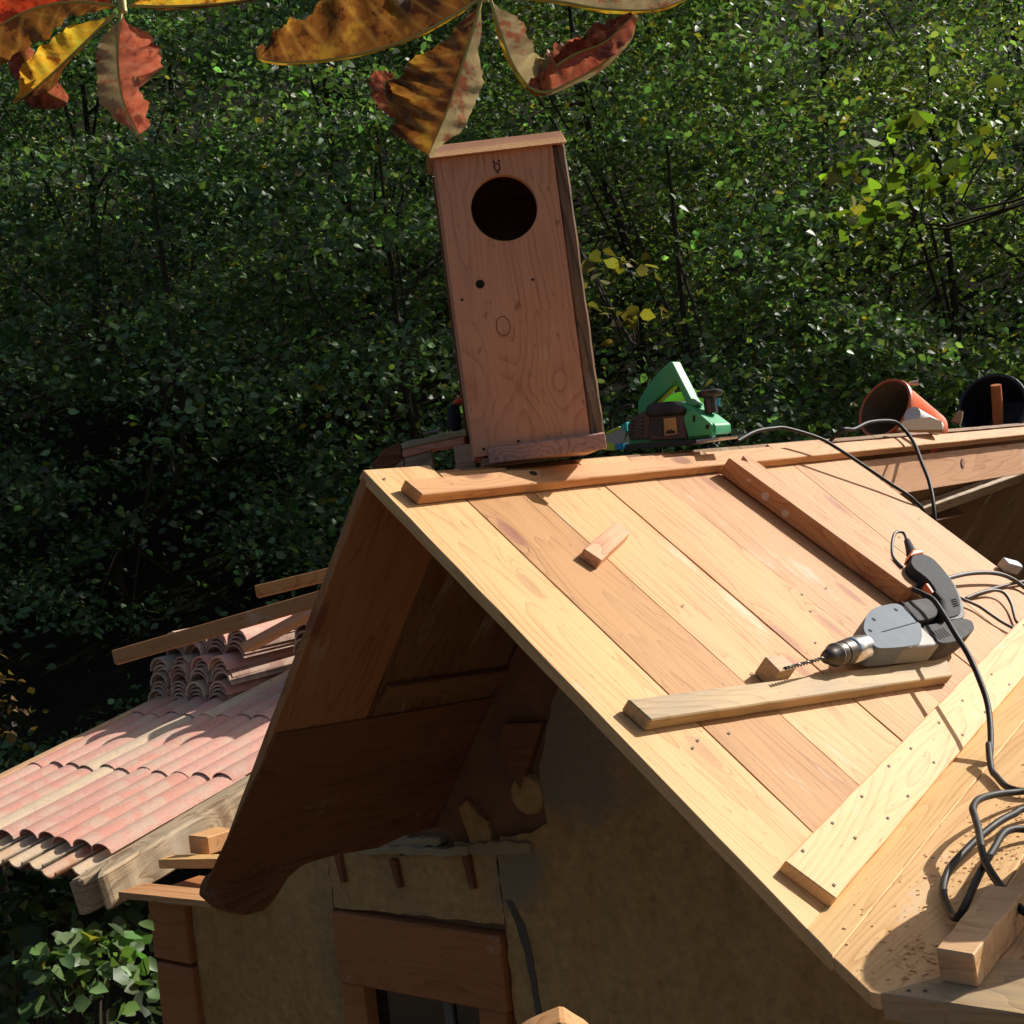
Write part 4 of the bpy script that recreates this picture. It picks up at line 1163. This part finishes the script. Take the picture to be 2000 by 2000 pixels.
# reel the cables come from, mostly out of the picture
rl = empty('cable_reel', B(1.24, .36, 0), 'dark cable reel at the right edge of the low roof', 'cable reel')
mr = Matrix.Translation(B(1.245, .33, .155)) @ Matrix.Rotation(R(60), 4, 'Z') @ Matrix.Rotation(R(90), 4, 'Y')
b = bmesh.new(); lathe(b, [(.06, -.06), (.125, -.06), (.13, -.055), (.13, -.05), (.125, -.045), (.085, -.044), (.085, .044), (.125, .045), (.13, .05), (.13, .055), (.125, .06), (.06, .06)], 28)
mesh_obj('drum', b, mr, pblack, rl, False)
b = bmesh.new()
for k in range(5):
    hel = [Vector((.094 * math.cos(a), .094 * math.sin(a), -.034 + .017 * k)) for a in [2 * math.pi * i / 24 for i in range(25)]]
    bm_tube(b, hel, .008, 6)
mesh_obj('wound_cable', b, mr, M_['cable'], rl, True)
b = bmesh.new()
for sx in (-1, 1):
    bm_tube(b, crom([Vector((.13, .075 * sx, -.155)), Vector((0, .075 * sx, -.0)), Vector((-.13, .075 * sx, -.155)), Vector((.13, .075 * sx, -.15))], 5), .008, 6)
mesh_obj('stand', b, Matrix.Translation(B(1.245, .33, .155)) @ Matrix.Rotation(R(60 - 90), 4, 'Z'), dd, rl, True)
o = prism('plug', [(-.03, -.016), (.03, -.016), (.036, 0), (.03, .016), (-.03, .016)], 0, .03, frame(A(1.955, .655, .004), YD * .8 + UA * .4, NA), plain('pale_grey_plastic', (.45, .43, .42), .5), None, .005, 2)
tag(o, 'pale grey plug lying at the end of the boards by the right edge', 'plug')

# sawdust and shavings
sdm = plain('sawdust', (.70, .47, .24), .95, var=.25, scale=90, bump=0)
b = bmesh.new()
for k in range(750):
    r = random.random()
    if r < .62: x, y = random.gauss(1.00, .035), random.gauss(.33, .14)
    elif r < .85: x, y = random.gauss(1.05, .03), random.gauss(-.09, .05)
    else: x, y = random.uniform(.86, 1.2), random.uniform(-.1, .8)
    if x < vx(y) + .012 or y < -.19 or y < -.2 + (1.03 - x) * .95: continue
    s = random.choice((.0009, .0012, .0016, .0022, .003))
    a = random.uniform(0, 6.28); p = B(x, y, .0008 + s * .1)
    d1 = Vector((math.cos(a), math.sin(a), random.uniform(-.2, .2))) * s * random.uniform(.8, 2.2); d2 = Vector((-math.sin(a), math.cos(a), random.uniform(-.3, .3))) * s
    top = p + Vector((0, 0, s * .25))
    v = [b.verts.new(p + d1), b.verts.new(p + d2), b.verts.new(p - d1), b.verts.new(p - d2), b.verts.new(top)]
    for q in range(4): b.faces.new((v[q], v[(q + 1) % 4], v[4]))
o = mesh_obj('sawdust', b, Matrix(), sdm)
tag(o, 'sawdust and shavings scattered on the low roof', 'sawdust', kind='stuff')

# ================================================================== BUCKETS BEHIND THE RIDGE
def campoint(x, y, d): return CAM_POS + (CAM_FWD + CAM_RIGHT * x + CAM_DOWN * y) * d


def bucket(name, mouth, axis, r, ln, outer, inner, label, tap=.80):
    root = empty(name, mouth + axis * ln, label, 'bucket')
    m = frame(mouth, axis.orthogonal(), axis)
    b = bmesh.new()
    prof = [(r * .955, .0), (r * .98, -.004), (r * 1.05, -.002), (r * 1.06, .004), (r * 1.05, .016), (r, .02), (r * tap, ln), (r * tap * .9, ln + .004)]
    rings = [[b.verts.new((q * math.cos(2 * math.pi * k / 32), q * math.sin(2 * math.pi * k / 32), z)) for k in range(32)] for q, z in prof]
    for p, q in zip(rings, rings[1:]):
        for k in range(32): b.faces.new((p[k], p[(k + 1) % 32], q[(k + 1) % 32], q[k]))
    b.faces.new(rings[-1])
    mesh_obj('shell', b, m, outer, root, True)
    b = bmesh.new()
    prof = [(r * .954, .0005), (r * .96, .03), (r * tap * .94, ln - .006), (.001, ln - .005)]
    rings = [[b.verts.new((q * math.cos(2 * math.pi * k / 32), q * math.sin(2 * math.pi * k / 32), z)) for k in range(32)] for q, z in prof]
    for p, q in zip(rings, rings[1:]):
        for k in range(32): b.faces.new((p[k], p[(k + 1) % 32], q[(k + 1) % 32], q[k]))
    mesh_obj('lining', b, m, inner, root, True)
    return root, m


obk = plain('orange_bucket_plastic', (.80, .13, .035), .4, var=.1, bump=.06, dirt=(.55, .42, .32), dirt_amt=.35)
inn = plain('dirty_bucket_inside', (.22, .13, .065), .9, var=.3, dirt=(.32, .24, .15), dirt_amt=.6)
bbk = plain('dark_blue_bucket_rubber', (.018, .022, .034), .55, var=.2, dirt=(.09, .09, .09), dirt_amt=.3)
mouth = campoint((1728 - 1000) / 2688.7, (797 - 1000) / 2688.7, 4.75)
axis = (CAM_RIGHT * .78 + CAM_DOWN * .36 + CAM_FWD * .52).normalized()
ob, mo = bucket('bucket', mouth, axis, .105, .24, obk, inn, 'dirty orange bucket lying on its side behind the ridge')
tube('bail_hinge', [mo @ Vector((.0, 0, .0)) + (-CAM_DOWN) * .085 + CAM_RIGHT * .085, mo @ Vector((0, 0, 0)) - CAM_DOWN * .088 + CAM_RIGHT * .115], [.006, .009], plain('hinge_grey', (.45, .4, .35), .6), ob, 8)
mouth2 = campoint((1938 - 1000) / 2688.7, (795 - 1000) / 2688.7, 5.55)
axis2 = (CAM_RIGHT * .62 + CAM_DOWN * .25 + CAM_FWD * .74).normalized()
db, md = bucket('bucket', mouth2, axis2, .135, .24, bbk, bbk, 'dark blue rubber bucket lying behind the ridge at the right edge')
o = tube('hammer_handle', [campoint((1945 - 1000) / 2688.7, (752 - 1000) / 2688.7, 5.45), campoint((1948 - 1000) / 2688.7, (790 - 1000) / 2688.7, 5.47), campoint((1950 - 1000) / 2688.7, (835 - 1000) / 2688.7, 5.5)], [.020, .021, .019],
         wood('handle_wood', (.62, .22, .08), (.40, .13, .05), knots=.99), None, 14)
tag(o, 'reddish wooden tool handle sticking out of the dark bucket', 'tool handle')
# paper tube and cardboard in front of the orange bucket
pw = plain('white_paper', (.72, .70, .68), .8, bump=.1)
o = tube('paper_tube', [campoint((1782 - 1000) / 2688.7, (812 - 1000) / 2688.7, 4.45), campoint((1830 - 1000) / 2688.7, (836 - 1000) / 2688.7, 4.55)], [.030, .026], pw, None, 18)
tag(o, 'white paper tube lying in front of the orange bucket', 'paper tube')
q0 = campoint((1775 - 1000) / 2688.7, (832 - 1000) / 2688.7, 4.40)
o = prism('cardboard_piece', jag([(-.045, -.03), (.10, -.03), (.105, .01), (.07, .03), (-.02, .012)], .03, .001), 0, .012, frame(q0, CAM_RIGHT, (-CAM_FWD * .75 - CAM_DOWN * .65)), plain('cardboard', (.45, .29, .17), .9), None, .001)
tag(o, 'brown cardboard piece lying on the ridge in front of the paper tube', 'cardboard')
o = tube('stone', [campoint((1868 - 1000) / 2688.7, (826 - 1000) / 2688.7, 5.0), campoint((1873 - 1000) / 2688.7, (812 - 1000) / 2688.7, 5.0), campoint((1878 - 1000) / 2688.7, (803 - 1000) / 2688.7, 5.0)], [.018, .016, .008], M_['rubble'], None, 7)
tag(o, 'small pale stone between the two buckets', 'stone')

# ================================================================== SPARE TILES STACKED ON THE TILED ROOF
stile = tile_mesh('roof_tile', .070, .064, .62, .010, False, 9, .75); stile.materials.append(M_['tile_shaded'])
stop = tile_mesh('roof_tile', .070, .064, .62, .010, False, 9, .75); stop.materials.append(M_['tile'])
def spare(x, y, z, me, label, grp, yaw=0):
    o = bpy.data.objects.new('roof_tile', me)
    link(o, frame(Vector((x, y, z)), Vector((math.sin(yaw), math.cos(yaw), .03)), (0, 0, 1)))
    tag(o, label, 'roof tile', grp)
tier = ['bottom', 'middle', 'upper']
pile = ['leftmost', 'second from left', 'third from left', 'rightmost']
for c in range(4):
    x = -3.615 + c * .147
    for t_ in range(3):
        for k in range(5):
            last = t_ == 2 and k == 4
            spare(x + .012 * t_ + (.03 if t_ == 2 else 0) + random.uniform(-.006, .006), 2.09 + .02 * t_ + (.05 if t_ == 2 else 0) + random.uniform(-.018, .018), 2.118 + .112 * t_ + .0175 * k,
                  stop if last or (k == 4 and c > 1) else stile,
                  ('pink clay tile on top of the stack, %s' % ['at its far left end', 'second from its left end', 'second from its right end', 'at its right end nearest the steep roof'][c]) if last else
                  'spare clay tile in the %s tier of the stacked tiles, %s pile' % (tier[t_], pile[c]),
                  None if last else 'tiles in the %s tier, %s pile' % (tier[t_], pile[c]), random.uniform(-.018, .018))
for c in range(4):
    for k in range(10):
        spare(-2.86 + c * .147 + random.uniform(-.005, .005), 2.36 + random.uniform(-.014, .014), 2.20 + .034 * k, stop if k > 8 else stile,
              'spare clay tile in the second stack beside the steep roof, %s pile' % pile[c], 'tiles in the second stack, %s pile' % pile[c], random.uniform(-.014, .014))
# long battens behind the steep roof
def lb(p, q, w, label):
    p, q = Vector(p), Vector(q)
    o = bar('batten', p, q, (-.6, -.3, .75), -.02, .022, w, M_['pine_warm'], None, .002)
    tag(o, label, 'batten', 'long battens beyond the steep roof')
lb((-1.603, .498, 2.590), (-.95, 1.05, 2.735), .035, 'long thin batten reaching out over the stacked tiles')
lb((-1.86, 1.27, 2.70), (-1.4, 1.66, 2.775), .035, 'short batten end standing clear above the long one')

o = bar('plank', (-1.63, .99, 2.55), (-1.38, 1.19, 2.68), (-.6, -.3, .75), -.02, .006, .12, M_['block'], None, .002)
tag(o, 'sunlit pinkish plank between the long batten and the steep roof', 'plank')

# ================================================================== POST IN FRONT OF THE WALL
pw_ = campoint((1086 - 1000) / 2688.7, (2024 - 1000) / 2688.7, 1.42)
b = bmesh.new()
bm_prism(b, jag([(-.056, -1.9), (.054, -1.9), (.054, -.016), (.032, .008), (.006, .024), (-.016, .015), (-.040, .002), (-.056, -.010)], .012, .0012), -.025, .025, .003)
o = mesh_obj('post', b, frame(pw_, CAM_RIGHT, -CAM_FWD), M_['batten'])
tag(o, 'sunlit pointed wooden post top at the bottom edge in front of the window', 'post')

# ================================================================== CHESTNUT LEAVES
def chestnut_mat(name, c_main, c_spot, c_edge, trans, tb=(1.1, 1.0, .9)):
    a = N(name)
    tc = a.n('TexCoord'); P = tc.outputs['Object']
    n1 = a.noise(P, 48.0, 5.0, .65); n2 = a.noise(P, 120.0, 4.0, .6); n3 = a.noise(P, 22.0, 3.0, .5)
    f = a.math('ADD', a.math('MULTIPLY', n1, .65), a.math('MULTIPLY', n3, .35))
    c = a.ramp(f, [(.38, c_edge), (.46, c_main), (.52, c_main), (.57, c_spot)])
    c = mixc(a, a.math('MULTIPLY', a.ramp(n2, [(.55, 0.0), (.7, 1.0)]), .5), c, tuple(x * .45 for x in c_spot))
    # side veins come as a face attribute along the blade
    at = a.n('Attribute', attribute_name='vein')
    c = mixc(a, a.math('MULTIPLY', at.outputs['Fac'], .28), c, tuple(min(.6, x * 1.2 + .05) for x in c_edge))
    a.l(c, a.b.inputs['Base Color'])
    a.b.inputs['Roughness'].default_value = .5
    a.b.inputs['Specular IOR Level'].default_value = .35
    tr = a.n('BsdfTranslucent'); a.l(mixc(a, 1.0, c, tb, 'MULTIPLY'), tr.inputs['Color'])
    mx = a.n('MixShader'); mx.inputs[0].default_value = trans
    a.l(a.b.outputs[0], mx.inputs[1]); a.l(tr.outputs[0], mx.inputs[2])
    a.l(mx.outputs[0], a.t.nodes['Material Output'].inputs['Surface'])
    a.bump(n2, .4, .002)
    return a.m


CM = {
 'rust': chestnut_mat('leaf_rust', (.18, .078, .020), (.065, .024, .010), (.33, .20, .03), .42, (1.3, 1.1, .8)),
 'red': chestnut_mat('leaf_red', (.34, .055, .018), (.10, .018, .01), (.50, .12, .03), .55, (1.7, 1.0, .8)),
 'yellow': chestnut_mat('leaf_yellow', (.42, .28, .03), (.16, .05, .012), (.36, .38, .04), .6, (1.9, 1.6, 1.0)),
 'brown': chestnut_mat('leaf_brown', (.42, .15, .085), (.17, .05, .03), (.50, .26, .14), .35, (1.3, .9, .8)),
 'pale': chestnut_mat('leaf_pale', (.36, .30, .16), (.30, .11, .06), (.42, .36, .18), .4),
 'dark': chestnut_mat('leaf_dark_red', (.16, .04, .025), (.07, .02, .012), (.26, .08, .04), .25)}
M_['rib'] = plain('leaf_rib', (.46, .40, .10), .5, bump=0)
UN = 1.25 / 2688.7
LF0 = CAM_POS + CAM_FWD * 1.25
ML = Matrix(((CAM_RIGHT.x, -CAM_DOWN.x, -CAM_FWD.x, LF0.x), (CAM_RIGHT.y, -CAM_DOWN.y, -CAM_FWD.y, LF0.y), (CAM_RIGHT.z, -CAM_DOWN.z, -CAM_FWD.z, LF0.z), (0, 0, 0, 1)))


def leaflet(parent, org_, spine, wl, wr, fl, fr, ml, mr_, zs=None, seed=0, curl=0.0, ragged=.06, ripple=.11):
    """spine: points (in hundredths of the leaf) ; wl/wr half widths at stations ; fl/fr fold angles (deg) towards the viewer"""
    rg = random.Random(seed)
    zs = zs or [0] * len(spine)
    sp = crom([Vector((p[0] - 1000, -(p[1] - 1000), z)) for p, z in zip(spine, zs)], 6)
    n = len(sp)
    def at(w, t):
        x = t * (len(w) - 1); i = min(int(x), len(w) - 2); f = x - i; f = f * f * (3 - 2 * f)
        return w[i] * (1 - f) + w[i + 1] * f
    K = 7
    for side, W, F, mat in ((1, wl, fl, ml), (-1, wr, fr, mr_)):
        if max(W) <= 0: continue
        bm_ = bmesh.new(); vl = bm_.verts.layers.float.new('vein')
        rows = []
        # finer stations so the edge can be ragged
        M2 = n * 2
        for i in range(M2):
            t = i / (M2 - 1); xx = t * (n - 1); i0 = min(int(xx), n - 2); p = sp[i0].lerp(sp[i0 + 1], xx - i0)
            d = (sp[min(i0 + 2, n - 1)] - sp[max(i0 - 1, 0)]).normalized()
            perp = Vector((-d.y, d.x, 0)).normalized() * side
            w = at(W, t) * (1 + rg.uniform(-ragged, ragged))
            fo = (at(F, t) if isinstance(F, (list, tuple)) else F) * (1 + .45 * math.sin(t * 9 + seed * 1.7)) + 10 * math.sin(t * 23 + seed)
            row = []
            pos = p.copy(); ang = R(fo) * .3
            for k in range(K):
                row.append(bm_.verts.new(pos + Vector((0, 0, ripple * w * math.sin(t * 55 + k * .5 + seed) * (k / K)))))
                row[-1][vl] = 1.0 if (i - k) % 5 == 0 and k > 0 else 0.0
                ang += (R(fo) * .8 + curl * (k / K)) / K
                pos = pos + (perp * math.cos(ang) + Vector((0, 0, 1)) * math.sin(ang)) * (w / (K - 1)) - d * (-.35 * w / (K - 1)) * 0
            rows.append(row)
        for r0, r1 in zip(rows, rows[1:]):
            for k in range(K - 1): bm_.faces.new((r0[k], r0[k + 1], r1[k + 1], r1[k]))
        for v in bm_.verts: v.co = (v.co + Vector((0, 0, 0)))*UN
        o = mesh_obj('leaflet', bm_, ML, CM[mat], parent, True)
    bm_ = bmesh.new()
    bm_tube(bm_, [(q + Vector((0, 0, 2))) * UN for q in sp], [(3.6 - 2.6 * i / (n - 1)) * UN for i in range(n)], 6)
    mesh_obj('midrib', bm_, ML, M_['rib'], parent, True)


def petiole(parent, pts, r):
    bm_ = bmesh.new()
    bm_tube(bm_, crom([Vector((p[0] - 1000, -(p[1] - 1000), p[2])) * UN for p in pts], 5), r * UN, 8)
    mesh_obj('petiole', bm_, ML, M_['rib'], parent, True)


l1 = empty('chestnut_leaf', ML @ Vector((-762 * UN, 978 * UN, 0)), 'red and yellow withering chestnut leaf hanging in the upper left corner', 'leaf')
petiole(l1, [(240, 24, 0), (232, -40, -10), (215, -180, -60), (180, -420, -120)], 9)
leaflet(l1, 0, [(226, 12), (150, 8), (60, 30), (-40, 90), (-100, 150)], [5, 25, 60, 60, 10], [5, 55, 90, 80, 10], -20, 25, 'rust', 'red', [0, 10, 20, 20, 10], 1)
leaflet(l1, 0, [(30, 70), (45, 120), (80, 170), (125, 195)], [10, 35, 45, 15], [10, 40, 50, 15], 60, 50, 'brown', 'dark', [-30, -30, -25, -20], 2)
leaflet(l1, 0, [(228, 28), (160, 100), (90, 168), (32, 206)], [2, 18, 26, 4], [4, 44, 52, 6], 60, 15, 'rust', 'yellow', [5, 15, 20, 10], 3)
leaflet(l1, 0, [(238, 30), (237, 110), (248, 200), (277, 268)], [3, 112, 120, 40], [2, 40, 46, 10], [25, 55, 60, 40], 20, 'brown', 'pale', [5, 25, 30, 20], 4, curl=.9, ragged=.12)
leaflet(l1, 0, [(236, 28), (215, 80), (212, 130)], [2, 12, 4], [2, 16, 4], 10, 10, 'yellow', 'yellow', [-10, -10, -10], 14)
leaflet(l1, 0, [(250, 14), (340, 17), (450, 10), (560, -14)], [3, 50, 60, 20], [2, 8, 9, 3], 20, 40, 'yellow', 'rust', [5, 10, 12, 5], 5)
l2 = empty('chestnut_leaf', ML @ Vector((-55 * UN, 1000 * UN, 0)), 'brown curling chestnut leaf with four hanging leaflets above the nest box', 'leaf')
petiole(l2, [(945, 0, 0), (946, -60, -10), (940, -200, -60), (900, -420, -120)], 9)
leaflet(l2, 0, [(940, -4), (890, 32), (800, 84), (690, 118), (580, 131), (515, 122), (503, 95)], [2, 6, 7, 7, 6, 5, 2], [4, 60, 105, 110, 78, 52, 20], 40, [0, 10, 20, 30, 40, 50, 60], 'yellow', 'rust', [0, 10, 20, 25, 25, 20, 10], 6, ragged=.07)
leaflet(l2, 0, [(941, 2), (918, 85), (893, 170), (868, 240), (838, 306)], [2, 22, 52, 46, 8], [3, 38, 100, 128, 84], 15, [8, 10, 15, 22, 30], 'pale', 'rust', [5, 15, 25, 25, 15], 7, curl=.5)
leaflet(l2, 0, [(790, 245), (765, 215), (755, 180), (775, 165)], [8, 25, 34, 12], [6, 14, 16, 8], 40, 50, 'brown', 'dark', [25, 40, 45, 40], 8, ragged=.15)
leaflet(l2, 0, [(958, 2), (978, 70), (1005, 140), (1045, 187), (1085, 180)], [3, 48, 52, 70, 50], [2, 8, 9, 9, 4], [15, 20, 25, 35, 45], 30, 'pale', 'yellow', [5, 15, 25, 25, 20], 9, ragged=.08)
leaflet(l2, 0, [(1030, 178), (1065, 188), (1110, 170), (1180, 128), (1222, 75), (1240, 30)], [20, 62, 74, 60, 46, 12], [4, 8, 8, 12, 14, 6], [35, 40, 45, 50, 55, 50], 30, 'brown', 'pale', [22, 24, 24, 18, 10, 5], 19, ragged=.12)
leaflet(l2, 0, [(1070, 150), (1120, 120), (1180, 95), (1235, 40)], [8, 30, 38, 14], [8, 28, 36, 20], 50, 40, 'dark', 'brown', [30, 38, 38, 25], 10, ragged=.12)
leaflet(l2, 0, [(980, -2), (1080, 6), (1180, 24), (1280, 24), (1360, -6)], [3, 45, 60, 55, 15], [2, 6, 8, 7, 2], 15, 30, 'pale', 'yellow', [5, 10, 15, 15, 8], 11)
